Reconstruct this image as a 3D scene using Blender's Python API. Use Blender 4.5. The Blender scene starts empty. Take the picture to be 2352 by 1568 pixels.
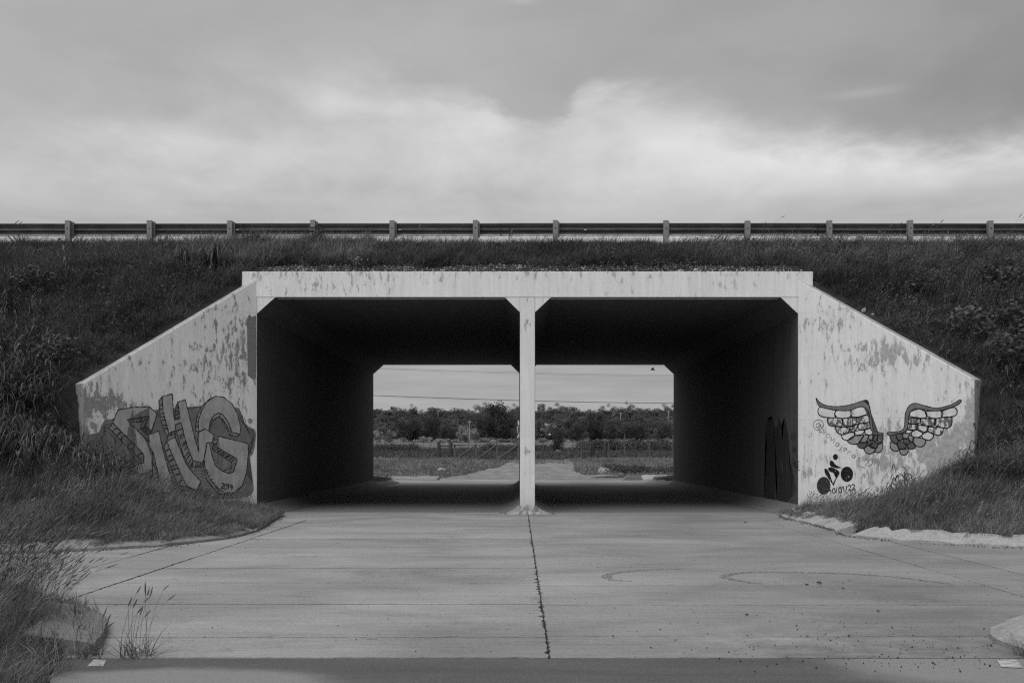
import bpy, bmesh, math, random
import numpy as np
from mathutils import Vector, Matrix
random.seed(7); rng = np.random.default_rng(7)
R = math.radians
C = bpy.context.scene.collection
# ---------------------------------------------------------------- camera
FPX = 2286.7; CX, CY = 1191.0, 1032.0; CAMZ = 1.34
sc = bpy.context.scene
cam = bpy.data.cameras.new('camera'); camo = bpy.data.objects.new('camera', cam); C.objects.link(camo)
camo.location = (0, 0, CAMZ); camo.rotation_euler = (R(90), 0, 0)
cam.lens = 35; cam.sensor_width = 36; cam.shift_x = -15/2352; cam.shift_y = 248/2352
cam.clip_start = .1; cam.clip_end = 6000
sc.camera = camo
# ---------------------------------------------------------------- node helper
class N:
    def __init__(s, tree): s.t = tree; s.n = tree.nodes; s.l = tree.links
    def put(s, sock, v):
        if v is None: return
        if isinstance(v, bpy.types.NodeSocket): s.l.new(v, sock)
        else:
            if sock.type in ('RGBA',) and isinstance(v, (int, float)): v = (v, v, v, 1)
            sock.default_value = v
    def m(s, op, a, b=None, c=None, clamp=False):
        n = s.n.new('ShaderNodeMath'); n.operation = op; n.use_clamp = clamp
        s.put(n.inputs[0], a); s.put(n.inputs[1], b); s.put(n.inputs[2], c); return n.outputs[0]
    def mapping(s, v, scale=(1,1,1), loc=(0,0,0), rot=(0,0,0)):
        n = s.n.new('ShaderNodeMapping'); s.l.new(v, n.inputs[0])
        n.inputs['Scale'].default_value = scale; n.inputs['Location'].default_value = loc; n.inputs['Rotation'].default_value = rot
        return n.outputs[0]
    def noise(s, v, scale, detail=5, rough=.6, dist=0):
        n = s.n.new('ShaderNodeTexNoise'); s.put(n.inputs['Vector'], v)
        n.inputs['Scale'].default_value = scale; n.inputs['Detail'].default_value = detail
        n.inputs['Roughness'].default_value = rough; n.inputs['Distortion'].default_value = dist
        return n.outputs['Fac']
    def vor(s, v, scale, feat='F1'):
        n = s.n.new('ShaderNodeTexVoronoi'); n.feature = feat; s.put(n.inputs['Vector'], v); n.inputs['Scale'].default_value = scale
        return n.outputs['Distance']
    def rng(s, v, a, b, c=0., d=1., smooth=True):
        n = s.n.new('ShaderNodeMapRange'); n.interpolation_type = 'SMOOTHSTEP' if smooth else 'LINEAR'
        s.put(n.inputs[0], v)
        for i, q in enumerate((a, b, c, d)): s.put(n.inputs[i+1], q)
        return n.outputs[0]
    def mix(s, f, a, b): # scalar mix
        n = s.n.new('ShaderNodeMix'); n.data_type = 'FLOAT'; n.clamp_factor = True
        s.put(n.inputs[0], f); s.put(n.inputs[2], a); s.put(n.inputs[3], b); return n.outputs[0]
    def xyz(s, v):
        n = s.n.new('ShaderNodeSeparateXYZ'); s.l.new(v, n.inputs[0]); return n.outputs
    def comb(s, x, y, z):
        n = s.n.new('ShaderNodeCombineXYZ'); s.put(n.inputs[0], x); s.put(n.inputs[1], y); s.put(n.inputs[2], z); return n.outputs[0]
    def blob(s, u, v, a, b, ra, rb):
        x = s.m('DIVIDE', s.m('SUBTRACT', u, a), ra); y = s.m('DIVIDE', s.m('SUBTRACT', v, b), rb)
        r = s.m('ADD', s.m('MULTIPLY', x, x), s.m('MULTIPLY', y, y))
        return s.m('EXPONENT', s.m('MULTIPLY', r, -1.0))
# ---------------------------------------------------------------- world
SUN_EL, SUN_AZ = 61.0, 12.0          # sun behind the camera, to its left, behind thin cloud
w = bpy.data.worlds.new('World'); sc.world = w; w.use_nodes = True
k = N(w.node_tree); k.n.clear()
out = k.n.new('ShaderNodeOutputWorld'); bg = k.n.new('ShaderNodeBackground'); k.l.new(bg.outputs[0], out.inputs[0])
sky = k.n.new('ShaderNodeTexSky'); sky.sky_type = 'NISHITA'; sky.sun_disc = False
sky.sun_elevation = R(SUN_EL); sky.sun_rotation = R(180+SUN_AZ)
bw = k.n.new('ShaderNodeRGBToBW'); k.l.new(sky.outputs[0], bw.inputs[0])
tc = k.n.new('ShaderNodeTexCoord'); D = k.xyz(tc.outputs['Generated'])
az = k.m('ARCTAN2', D[0], D[1])
hor = k.m('SQRT', k.m('ADD', k.m('MULTIPLY', D[0], D[0]), k.m('MULTIPLY', D[1], D[1])))
tt = k.m('ARCTAN2', D[2], hor)
def AZ(px): return math.atan((px-CX)/FPX)
def EL(px, py): return math.atan((CY-py)/FPX*math.cos(AZ(px)))
fc = k.n.new('ShaderNodeFloatCurve')
k.l.new(k.m('DIVIDE', k.m('ADD', az, .6), 1.2, clamp=True), fc.inputs['Value'])
top = [(-300,190),(0,235),(200,180),(420,165),(620,150),(800,140),(880,160),(980,200),(1100,225),(1210,268),(1290,255),(1340,205),(1430,190),(1520,202),(1630,228),(1720,268),(1850,282),(1990,310),(2150,325),(2352,290),(2600,300)]
cv = fc.mapping.curves[0]
pts = [((AZ(x)+.6)/1.2, EL(x, y)/.5) for x, y in top]
cv.points[0].location = (0, pts[0][1]); cv.points[1].location = (1, pts[-1][1])
for p in pts:
    if 0 < p[0] < 1: cv.points.new(*p)
fc.mapping.update()
topel = k.m('MULTIPLY', fc.outputs[0], .5)
P = k.comb(az, k.m('MULTIPLY', tt, 2.2), 0)
P3 = k.mapping(tc.outputs['Generated'], scale=(1,1,2.3))
n1 = k.noise(P3, 5, 8, .6, .4); n2 = k.noise(P3, 15, 7, .6, .3); n3 = k.noise(P3, 2.2, 5, .55)
dd = k.m('ADD', k.m('SUBTRACT', topel, tt), k.m('MULTIPLY', k.m('SUBTRACT', n2, .5), .05))
soft = k.m('ADD', .014, k.m('MULTIPLY', k.rng(az, .0, -.35), .07))
soft = k.m('ADD', soft, k.m('MULTIPLY', k.blob(az, tt, AZ(1650), EL(1650,230), .09, .09), .03))
soft = k.m('ADD', soft, k.m('MULTIPLY', k.rng(az, .12, .3), .022))
bank = k.rng(dd, k.m('MULTIPLY', soft, -.5), soft)
bot = k.rng(tt, .19, .262)                  # darker grey below the bank
upper = k.m('ADD', .385, k.m('MULTIPLY', k.m('SUBTRACT', n3, .5), .34))
upper = k.m('ADD', upper, k.m('MULTIPLY', k.m('SUBTRACT', n1, .5), .12))
upper = k.m('ADD', upper, k.m('MULTIPLY', az, -.16))
bankc = k.m('ADD', .555, k.m('MULTIPLY', k.m('SUBTRACT', n1, .5), .38))
bankc = k.m('ADD', bankc, k.m('MULTIPLY', k.m('SUBTRACT', n2, .5), .20))
for (x, y, rx, ry, a) in [(1950,365,430,62,.19),(1700,310,150,45,.10),(1110,285,90,48,.10),(380,330,300,40,.09),(1520,335,70,22,.08),(760,235,110,30,.06),(250,240,420,60,-.05),(450,170,350,50,-.05),(2080,470,380,28,-.10),(1100,455,280,40,-.06)]:
    bankc = k.m('ADD', bankc, k.m('MULTIPLY', k.blob(az, tt, AZ(x), EL(x,y), rx/FPX, ry/FPX), a))
low = k.m('ADD', .44, k.m('MULTIPLY', k.m('SUBTRACT', k.noise(k.mapping(tc.outputs['Generated'], scale=(1,1,9)), 6, 5, .55), .5), .34))
low = k.m('SUBTRACT', low, k.rng(tt, .17, .07, 0, .11))
bankc = k.mix(bot, low, bankc)
cl = k.mix(bank, upper, bankc)
wisp = k.m('MULTIPLY', k.blob(az, tt, AZ(1990), EL(1990,213), 70/FPX, 9/FPX), .07)
cl = k.m('ADD', cl, k.m('ADD', wisp, k.m('MULTIPLY', k.blob(az, tt, AZ(1200), EL(1200,2), 30/FPX, 7/FPX), .08)))
cl = k.mix(k.rng(tt, -.02, -.12), cl, .12)
tot = k.m('ADD', k.m('MULTIPLY', cl, 8.3), k.m('MULTIPLY', bw.outputs[0], .12))
k.put(bg.inputs[0], k.comb(tot, tot, tot)); bg.inputs[1].default_value = .1
# ---------------------------------------------------------------- sun, exposure
sl = bpy.data.lights.new('sun', 'SUN'); sl.energy = 1.5; sl.angle = R(36); sl.color = (1, 1, 1)
so = bpy.data.objects.new('sun', sl); C.objects.link(so)
sd = Vector((-math.sin(R(SUN_AZ))*math.cos(R(SUN_EL)), -math.cos(R(SUN_AZ))*math.cos(R(SUN_EL)), math.sin(R(SUN_EL))))
so.rotation_euler = sd.to_track_quat('Z', 'Y').to_euler(); so.location = (-10, -10, 30)
sc.view_settings.view_transform = 'Standard'; sc.view_settings.look = 'None'
sc.view_settings.gamma = 1; sc.view_settings.use_curve_mapping = False; sc.view_settings.exposure = .2
sc.render.engine = 'CYCLES'
sc.cycles.use_denoising = False; sc.cycles.pixel_filter_type = 'BLACKMAN_HARRIS'; sc.cycles.filter_width = 1.25
sc.cycles.max_bounces = 4; sc.cycles.diffuse_bounces = 1; sc.cycles.glossy_bounces = 1; sc.cycles.transparent_max_bounces = 6
# ---------------------------------------------------------------- materials
def mat(name, rough=.85, spec=.25):
    m = bpy.data.materials.new(name); m.use_nodes = True
    n = N(m.node_tree); b = n.n['Principled BSDF']; b.inputs['Roughness'].default_value = rough
    b.inputs['Specular IOR Level'].default_value = spec; n.b = b
    t = n.n.new('ShaderNodeTexCoord'); n.o = t.outputs['Object']
    return m, n
def setc(n, v): n.put(n.b.inputs['Base Color'], n.comb(v, v, v))
def bump(n, h, strength, dist=.01):
    b = n.n.new('ShaderNodeBump'); b.inputs['Strength'].default_value = strength; b.inputs['Distance'].default_value = dist
    n.put(b.inputs['Height'], h); n.l.new(b.outputs[0], n.b.inputs['Normal'])
def simple(name, v, var=.3, scale=8, rough=.85, spec=.25, bmp=0):
    m, n = mat(name, rough, spec)
    a = n.noise(n.o, scale, 6, .65)
    setc(n, n.m('MULTIPLY', v, n.rng(a, .25, .75, 1-var, 1+var, False)))
    if bmp: bump(n, n.noise(n.o, scale*4, 4), bmp)
    return m
def wall_mat(name, paint, conc, blobs=(), base=0., top=None, linez=()):
    """flaking white paint over grey concrete; blobs = (x, z, rx, rz, amount) of heavier flaking"""
    m, n = mat(name, .8, .2)
    s = n.xyz(n.o); x, z = s[0], s[2]
    fl = n.noise(n.mapping(n.o, scale=(9, 9, 3.2)), 1.0, 9, .72, .35)
    lo = n.noise(n.mapping(n.o, scale=(1.1, 1.1, .6)), 1.0, 3, .5)
    amt = n.m('MULTIPLY', n.m('SUBTRACT', lo, .5), .22)
    for (bx, bz, rx, rz, a) in blobs: amt = n.m('ADD', amt, n.m('MULTIPLY', n.blob(x, z, bx, bz, rx, rz), a))
    if top is not None: # drips under the top edge
        dr = n.noise(n.mapping(n.o, scale=(7, 7, .5)), 1.0, 6, .7)
        amt = n.m('ADD', amt, n.m('MULTIPLY', n.rng(z, top-.28, top+.02), n.m('MULTIPLY', n.m('SUBTRACT', dr, .44), .9)))
    v = n.m('ADD', n.m('ADD', fl, amt), base)
    fl2 = n.noise(n.mapping(n.o, scale=(26, 26, 12)), 1.0, 5, .75)
    v = n.m('ADD', v, n.m('MULTIPLY', n.m('SUBTRACT', fl2, .5), .10))
    bare = n.rng(v, .603, .64)
    thin = n.m('MULTIPLY', n.rng(v, .50, .60), .15)
    streak = n.noise(n.mapping(n.o, scale=(14, 14, .55)), 1.0, 7, .62)
    big = n.noise(n.o, .8, 4, .6)
    pc = n.m('MULTIPLY', paint, n.m('MULTIPLY', n.rng(streak, .25, .8, 1.05, .84, False), n.rng(big, .3, .7, .93, 1.04, False)))
    grime = n.m('MULTIPLY', n.rng(n.noise(n.mapping(n.o, scale=(5, 5, .28)), 1.3, 6, .7), .50, .72), .17)
    splash = n.m('MULTIPLY', n.rng(n.m('ADD', z, n.m('MULTIPLY', n.noise(n.o, 3, 6, .7), .5)), .9, .35), .30)
    pc = n.mix(n.m('MAXIMUM', n.m('MAXIMUM', thin, grime), splash), pc, conc*.9)
    speck = n.rng(n.noise(n.o, 34, 3, .7), .70, .74)
    pc = n.mix(n.m('MULTIPLY', speck, .55), pc, conc*1.1)
    for lz in linez:
        wob = n.m('ADD', z, n.m('MULTIPLY', n.noise(n.mapping(n.o, scale=(1.5,1.5,0)), 2, 3), .03))
        ln = n.m('SUBTRACT', 1., n.rng(n.m('ABSOLUTE', n.m('SUBTRACT', wob, lz+.015)), .002, .012))
        pc = n.mix(n.m('MULTIPLY', ln, n.rng(n.noise(n.o, 2.5, 4), .4, .6, .05, .5)), pc, conc)
    cc = n.m('MULTIPLY', conc, n.rng(n.noise(n.o, 11, 7, .7), .3, .7, .72, 1.3, False))
    setc(n, n.mix(bare, pc, cc))
    bump(n, n.m('SUBTRACT', n.noise(n.o, 45, 5, .7), n.m('MULTIPLY', bare, .5)), .35, .006)
    return m
M = {}
M['wall_l'] = wall_mat('flaking_paint_left', .90, .30, [(.35,3.2,.35,.9,.13),(1.15,3.0,.45,.9,.11),(2.7,2.1,.8,.22,.14),(3.3,2.25,.4,.3,.12),(1.9,2.75,.4,.3,.05),(3.55,1.3,.12,1.2,.25)], linez=(4.16,1.95))
M['wall_r'] = wall_mat('flaking_paint_right', .93, .46, [(1.55,3.15,.85,.45,.12),(.75,3.9,.5,.25,.09),(2.1,3.2,.5,.22,.10),(2.1,1.15,1.3,.5,.13),(3.1,1.1,.45,.8,.19),(2.2,1.75,.35,.3,.12),(3.5,2.0,.12,.7,.2),(.2,.9,.15,.6,.08)], linez=(4.16,1.95))
M['beam'] = wall_mat('flaking_paint_beam', .92, .46, [(-4.2,4.75,.7,.22,.12),(4.6,4.7,.5,.2,.07),(-3.0,4.8,.7,.15,.05)], base=-.018, top=5.03)
M['pier'] = wall_mat('flaking_paint_pier', .86, .36, [(.18,4.2,.2,.8,.05),(.18,1.3,.15,.1,.20),(.18,.15,.7,.12,.12)], base=-.05)
M['foot'] = wall_mat('dirty_foot_concrete', .55, .22, base=.07)
M['cap_side'] = wall_mat('stained_end_concrete', .40, .22, base=.08)
M['cap_top'] = wall_mat('wing_top_concrete', .52, .30, base=.06)
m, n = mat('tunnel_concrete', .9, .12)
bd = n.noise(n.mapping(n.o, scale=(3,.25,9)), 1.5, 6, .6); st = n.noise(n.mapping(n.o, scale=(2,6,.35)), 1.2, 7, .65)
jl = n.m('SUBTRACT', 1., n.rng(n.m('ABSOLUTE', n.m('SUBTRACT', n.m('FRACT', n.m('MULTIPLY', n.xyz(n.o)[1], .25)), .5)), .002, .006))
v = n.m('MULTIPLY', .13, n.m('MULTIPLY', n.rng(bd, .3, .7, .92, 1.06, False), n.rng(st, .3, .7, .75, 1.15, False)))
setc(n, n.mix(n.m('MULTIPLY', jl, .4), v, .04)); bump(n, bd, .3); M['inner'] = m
def concrete_floor():
    m, n = mat('broomed_concrete', .88, .25)
    g = n.n.new('ShaderNodeNewGeometry'); P = g.outputs['Position']; s = n.xyz(P)
    br = n.noise(n.mapping(P, scale=(.7, 12, 1)), 1.6, 7, .62, .2)
    br2 = n.noise(n.mapping(P, scale=(2.2, 55, 1)), 1.2, 4, .6)
    st = n.noise(n.mapping(P, scale=(.45, .8, 1)), 1.0, 5, .6, .5)
    gr = n.noise(P, 120, 3, .8); gr2 = n.noise(P, 28, 5, .75)
    inf = n.n.new('ShaderNodeObjectInfo'); rd = inf.outputs['Random']
    v = n.m('MULTIPLY', .345, n.rng(br, .3, .7, .88, 1.11, False))
    v = n.m('MULTIPLY', v, n.rng(st, .3, .7, .72, 1.2, False))
    gr3 = n.noise(n.mapping(P, scale=(1, 2.5, 1)), 42, 4, .8)
    v = n.m('MULTIPLY', v, n.rng(gr, .3, .7, .82, 1.16, False)); v = n.m('MULTIPLY', v, n.rng(gr2, .3, .7, .82, 1.14, False)); v = n.m('MULTIPLY', v, n.rng(gr3, .25, .75, .72, 1.26, False))
    ol = n.m('MULTIPLY', n.rng(n.noise(P, .9, 8, .75, .6), .56, .72), .30); v = n.m('MULTIPLY', v, n.m('SUBTRACT', 1., ol))
    sw = n.m('MULTIPLY', n.rng(n.noise(n.mapping(P, scale=(.5, 4.5, 1), rot=(0,0,.12)), 1.1, 6, .65, .8), .58, .74), .14); v = n.m('MULTIPLY', v, n.m('ADD', 1., sw))
    v = n.m('MULTIPLY', v, n.m('ADD', .96, n.m('MULTIPLY', rd, .08)))
    # darker, dirtier on the right half and at lower right
    v = n.m('MULTIPLY', v, n.rng(s[0], -.6, 3.2, 1., .86))
    dirt = n.m('MULTIPLY', n.blob(s[0], s[1], 2.6, 6.6, 1.7, 1.0), n.rng(n.noise(P, 3.5, 8, .7), .35, .62))
    v = n.m('MULTIPLY', v, n.m('SUBTRACT', 1., n.m('MULTIPLY', dirt, .35)))
    # fine dark shrinkage cracks running across
    lc = n.noise(n.mapping(P, scale=(.55, 6.5, 1)), 1.9, 3, .45, .15)
    lm = n.rng(n.noise(n.mapping(P, scale=(.8, 9, 1), loc=(9,3,0)), 1.4, 3), .56, .60)
    cr = n.m('MULTIPLY', n.m('SUBTRACT', 1., n.rng(n.m('ABSOLUTE', n.m('SUBTRACT', lc, .5)), .0018, .0055)), lm)
    v = n.mix(n.m('MULTIPLY', cr, .9), v, .05)
    sp = n.rng(n.noise(P, 30, 3, .6), .69, .72)
    v = n.mix(n.m('MULTIPLY', sp, .6), v, .07)
    setc(n, v); bump(n, n.m('ADD', n.m('MULTIPLY', br2, .6), gr), .35, .005)
    return m
M['floor'] = concrete_floor()
m, n = mat('shade_darkened_floor_concrete', .9, .15)   # tunnel shade put into the colour: darker copy of the paving concrete
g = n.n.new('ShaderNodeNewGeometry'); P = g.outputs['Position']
setc(n, n.m('MULTIPLY', .175, n.m('MULTIPLY', n.rng(n.noise(n.mapping(P, scale=(.8, 7, 1)), 1.5, 7, .65), .3, .7, .85, 1.15, False), n.rng(n.noise(P, 24, 5, .8), .3, .7, .8, 1.2, False)))); bump(n, n.noise(P, 40, 4), .3, .005); M['floor_shaded'] = m
m, n = mat('asphalt', .9, .3)
g = n.n.new('ShaderNodeNewGeometry'); P = g.outputs['Position']; s = n.xyz(P)
v = n.m('MULTIPLY', .112, n.rng(n.noise(P, 60, 4, .8), .3, .7, .7, 1.35, False))
v = n.mix(n.rng(n.vor(P, 95), .16, .10, 0, .5), v, .28)
v = n.m('MULTIPLY', v, n.rng(n.noise(n.mapping(P, scale=(.6,3,1)), 1.3, 5), .3, .7, .85, 1.15, False))
du = n.m('MULTIPLY', n.blob(s[0], s[1], -2.0, 5.75, 1.05, .42), 1.15); du = n.m('ADD', du, n.m('MULTIPLY', n.blob(s[0], s[1], 3.1, 6.3, 1.3, .9), 1.1))
du = n.rng(n.m('ADD', du, n.m('MULTIPLY', n.m('SUBTRACT', n.noise(P, 2.5, 6), .5), .35)), .35, .75)
v = n.mix(n.m('MULTIPLY', du, .85), v, n.m('MULTIPLY', .29, n.rng(n.noise(P, 90, 4, .8), .3, .7, .8, 1.2, False)))
setc(n, v); bump(n, n.noise(P, 110, 3, .8), .6, .006); M['asphalt'] = m
M['joint'] = simple('joint_dirt', .035, .4, 20)
m, n = mat('kerb_concrete', .9, .2)
v = n.m('MULTIPLY', n.mix(n.rng(n.xyz(n.o)[0], -2, 1), .30, .44), n.rng(n.noise(n.mapping(n.o, scale=(5,5,5)), 1.5, 8, .7), .3, .7, .8, 1.18, False))
v = n.m('MULTIPLY', v, n.rng(n.noise(n.o, 26, 5, .8), .3, .7, .74, 1.2, False)); v = n.mix(n.rng(n.noise(n.o, 4, 8, .75), .55, .66, 0, .45), v, .12); setc(n, v); bump(n, n.noise(n.o, 22, 7, .85), .9, .02); M['kerb'] = m
m, n = mat('soil', 1, .1)
v = n.m('MULTIPLY', .05, n.rng(n.noise(n.o, 3, 9, .7), .3, .7, .5, 1.7, False)); setc(n, v); bump(n, n.noise(n.o, 14, 7, .8), 1., .05); M['soil'] = m
M['stone'] = simple('pale_stone', .42, .35, 12, bmp=.5)
M['darkstone'] = simple('dark_clod', .07, .4, 20, bmp=.5)
M['galv'] = simple('galvanised_steel', .20, .25, 3, .45, .5)
m, n = mat('weathered_galvanised', .5, .5); n.b.inputs['Metallic'].default_value = .35
v = n.m('MULTIPLY', .20, n.rng(n.noise(n.mapping(n.o, scale=(1.5,1,30)), 1.2, 6, .6), .3, .7, .65, 1.3, False)); v = n.m('MULTIPLY', v, n.rng(n.noise(n.o, 4, 6, .7), .35, .7, .8, 1.2, False)); setc(n, v); M['rail'] = m
M['railpost'] = simple('galvanised_post', .27, .25, 9, .6, .4)
M['black'] = simple('black_paint', .018, .4, 30, .6)
M['reflector'] = simple('white_reflector', .8, .05)
def flake(name, v, under, thr, sc_=16):
    m, n = mat(name, .75, .2)
    f = n.rng(n.noise(n.mapping(n.o, scale=(1,1,.6)), sc_, 7, .7, .3), thr, thr+.02)
    a = n.m('MULTIPLY', v, n.rng(n.noise(n.mapping(n.o, scale=(4,4,1.5)), 1.6, 8, .75), .3, .7, .62, 1.32, False))
    setc(n, n.mix(f, a, under)); return m
M['g_fill'] = flake('graffiti_letter_grey', .43, .6, .66)
M['g_side'] = flake('graffiti_block_grey', .32, .45, .64)
M['g_back'] = flake('graffiti_cloud_dark', .20, .42, .62)
M['g_line'] = flake('graffiti_outline_black', .045, .33, .60, 26)
M['g_wave'] = flake('graffiti_wave_pale', .42, .2, .62, 20)
M['w_line'] = flake('wing_outline_black', .018, .3, .70, 22)
M['w_band'] = flake('wing_band_grey', .20, .3, .78)
M['f_light'] = flake('feather_light', .78, .55, .75)
M['f_flake'] = flake('feather_flaked', .16, .74, .50, 13)
M['f_mid'] = flake('feather_mid', .34, .6, .76)
M['f_dark'] = flake('feather_dark', .12, .6, .66, 14)
M['spray'] = flake('faded_spray_line', .30, .7, .57, 25)
M['tag'] = flake('tunnel_dark_paint', .045, .2, .80)
M['tagline'] = flake('tunnel_text_paint', .02, .2, .80)
M['bare'] = simple('bare_concrete', .22, .35, 14)
m, n = mat('worn_road_paint', .8, .2)
setc(n, n.mix(n.rng(n.noise(n.mapping(n.o, scale=(3,60,1)), 1.5, 6, .7), .47, .53), .62, .2)); M['roadpaint'] = m
def leafmat(name, lo, hi, rough=.55, trans=.25):
    m, n = mat(name, rough, .35)
    a = n.n.new('ShaderNodeAttribute'); a.attribute_name = 'tone'
    i = n.n.new('ShaderNodeObjectInfo')
    t = n.m('ADD', n.m('MULTIPLY', a.outputs['Fac'], .7), n.m('MULTIPLY', i.outputs['Random'], .3))
    g_ = n.n.new('ShaderNodeNewGeometry'); pn = n.noise(g_.outputs['Position'], .75, 4, .6)
    v = n.m('MULTIPLY', n.mix(n.m('POWER', t, 2.0), lo, hi), n.rng(pn, .32, .68, .62, 1.45, False)); setc(n, v)
    tr = n.n.new('ShaderNodeBsdfTranslucent'); n.put(tr.inputs[0], n.comb(v, v, v))
    mx = n.n.new('ShaderNodeMixShader'); mx.inputs[0].default_value = trans
    o = [q for q in n.n if q.type == 'OUTPUT_MATERIAL'][0]
    n.l.new(n.b.outputs[0], mx.inputs[1]); n.l.new(tr.outputs[0], mx.inputs[2]); n.l.new(mx.outputs[0], o.inputs[0])
    return m
M['grass'] = leafmat('grass_blades', .10, .40)
M['fargrass'] = leafmat('bank_grass_blades', .15, .42)
M['grassdark'] = leafmat('slope_grass_blades', .045, .23)
M['reed'] = leafmat('reed_leaves', .04, .20, .42)
M['seed'] = leafmat('seed_heads', .10, .40, .8)
M['weed'] = leafmat('weed_leaves', .05, .20)
M['leaf_dark'] = leafmat('dark_foliage', .03, .10, .8, .15)
M['leaf_mid'] = leafmat('mid_foliage', .06, .17, .8, .15)
M['leaf_far'] = leafmat('hazed_gum_foliage', .24, .46, .9, .15)  # pale gum leaves, colour lightened further to stand in for distance haze
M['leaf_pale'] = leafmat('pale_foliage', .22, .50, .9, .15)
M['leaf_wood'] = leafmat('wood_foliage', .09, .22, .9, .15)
M['trunk'] = simple('bark', .09, .4, 5)
M['paletrunk'] = simple('pale_bark', .35, .3, 5)
M['timber'] = simple('weathered_timber', .07, .35, 6, bmp=.3)
M['greytimber'] = simple('grey_timber', .13, .3, 6, bmp=.3)
M['wire'] = simple('fence_wire', .10, .2, 3)
M['cable'] = simple('power_cable', .06, .1, 3)
M['white'] = simple('whitewash', .75, .1, 3)
m, n = mat('field_ground', 1, .1)
g = n.n.new('ShaderNodeNewGeometry'); P = g.outputs['Position']; s = n.xyz(P)
yy = n.m('ADD', s[1], n.m('MULTIPLY', n.m('SUBTRACT', n.noise(n.mapping(P, scale=(.05,.05,0)), 1, 4), .5), 16))
base = n.m('MULTIPLY', .075, n.rng(n.noise(P, 1.2, 9, .75), .3, .7, .6, 1.5, False))
field = n.m('MULTIPLY', .065, n.rng(n.noise(n.mapping(P, scale=(.5,.15,1)), 1.5, 9, .8), .3, .7, .6, 1.5, False))
v = n.mix(n.rng(yy, 66, 70), base, field)
pale = n.m('MULTIPLY', .17, n.rng(n.noise(n.mapping(P, scale=(.2,.05,1)), 1.5, 9, .8), .3, .7, .75, 1.3, False))
v = n.mix(n.rng(yy, 150, 156), v, pale)
v = n.mix(n.m('MULTIPLY', n.rng(yy, 146, 152), n.rng(yy, 158, 152)), v, n.m('MULTIPLY', .36, n.rng(n.noise(n.mapping(P, scale=(.3,.1,1)), 1, 6), .4, .6, .5, 1.1)))
v = n.mix(n.rng(yy, 262, 270), v, .07)
setc(n, v); bump(n, n.noise(P, 3, 8, .8), 1., .1); M['field'] = m
m, n = mat('dirt_road', 1, .1)
g = n.n.new('ShaderNodeNewGeometry'); P = g.outputs['Position']
v = n.m('MULTIPLY', .27, n.rng(n.noise(n.mapping(P, scale=(1.2,.35,1)), 1.3, 9, .7), .3, .7, .65, 1.25, False)); setc(n, v); bump(n, n.noise(P, 8, 8, .8), .8, .03); M['dirt'] = m
# ---------------------------------------------------------------- object helpers
def tag(o, label=None, cat=None, group=None, kind=None):
    if label: o['label'] = label
    if cat: o['category'] = cat
    if group: o['group'] = group
    if kind: o['kind'] = kind
    return o
def empty(name, loc=(0,0,0), rz=0):
    o = bpy.data.objects.new(name, None); C.objects.link(o); o.location = loc; o.rotation_euler = (0,0,rz); o.empty_display_size = .2; return o
def link(name, me, parent=None):
    o = bpy.data.objects.new(name, me); C.objects.link(o)
    if parent: o.parent = parent
    return o
def mesh(name, vs, fs, m=None, smooth=False, tone=None):
    me = bpy.data.meshes.new(name)
    vs = np.asarray(vs, dtype=np.float32).reshape(-1, 3)
    if isinstance(fs, np.ndarray):
        nf, kk = fs.shape
        me.vertices.add(len(vs)); me.vertices.foreach_set('co', vs.ravel())
        me.loops.add(nf*kk); me.loops.foreach_set('vertex_index', fs.ravel().astype(np.int32))
        me.polygons.add(nf); me.polygons.foreach_set('loop_start', np.arange(0, nf*kk, kk, dtype=np.int32)); me.update(calc_edges=True)
    else: me.from_pydata([tuple(map(float, v)) for v in vs], [], fs); me.update()
    if tone is not None:
        a = me.attributes.new('tone', 'FLOAT', 'POINT'); a.data.foreach_set('value', np.asarray(tone, dtype=np.float32))
    if smooth: me.shade_smooth()
    if m:
        for q in (m if isinstance(m, (list, tuple)) else [m]): me.materials.append(q)
    return me
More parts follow.
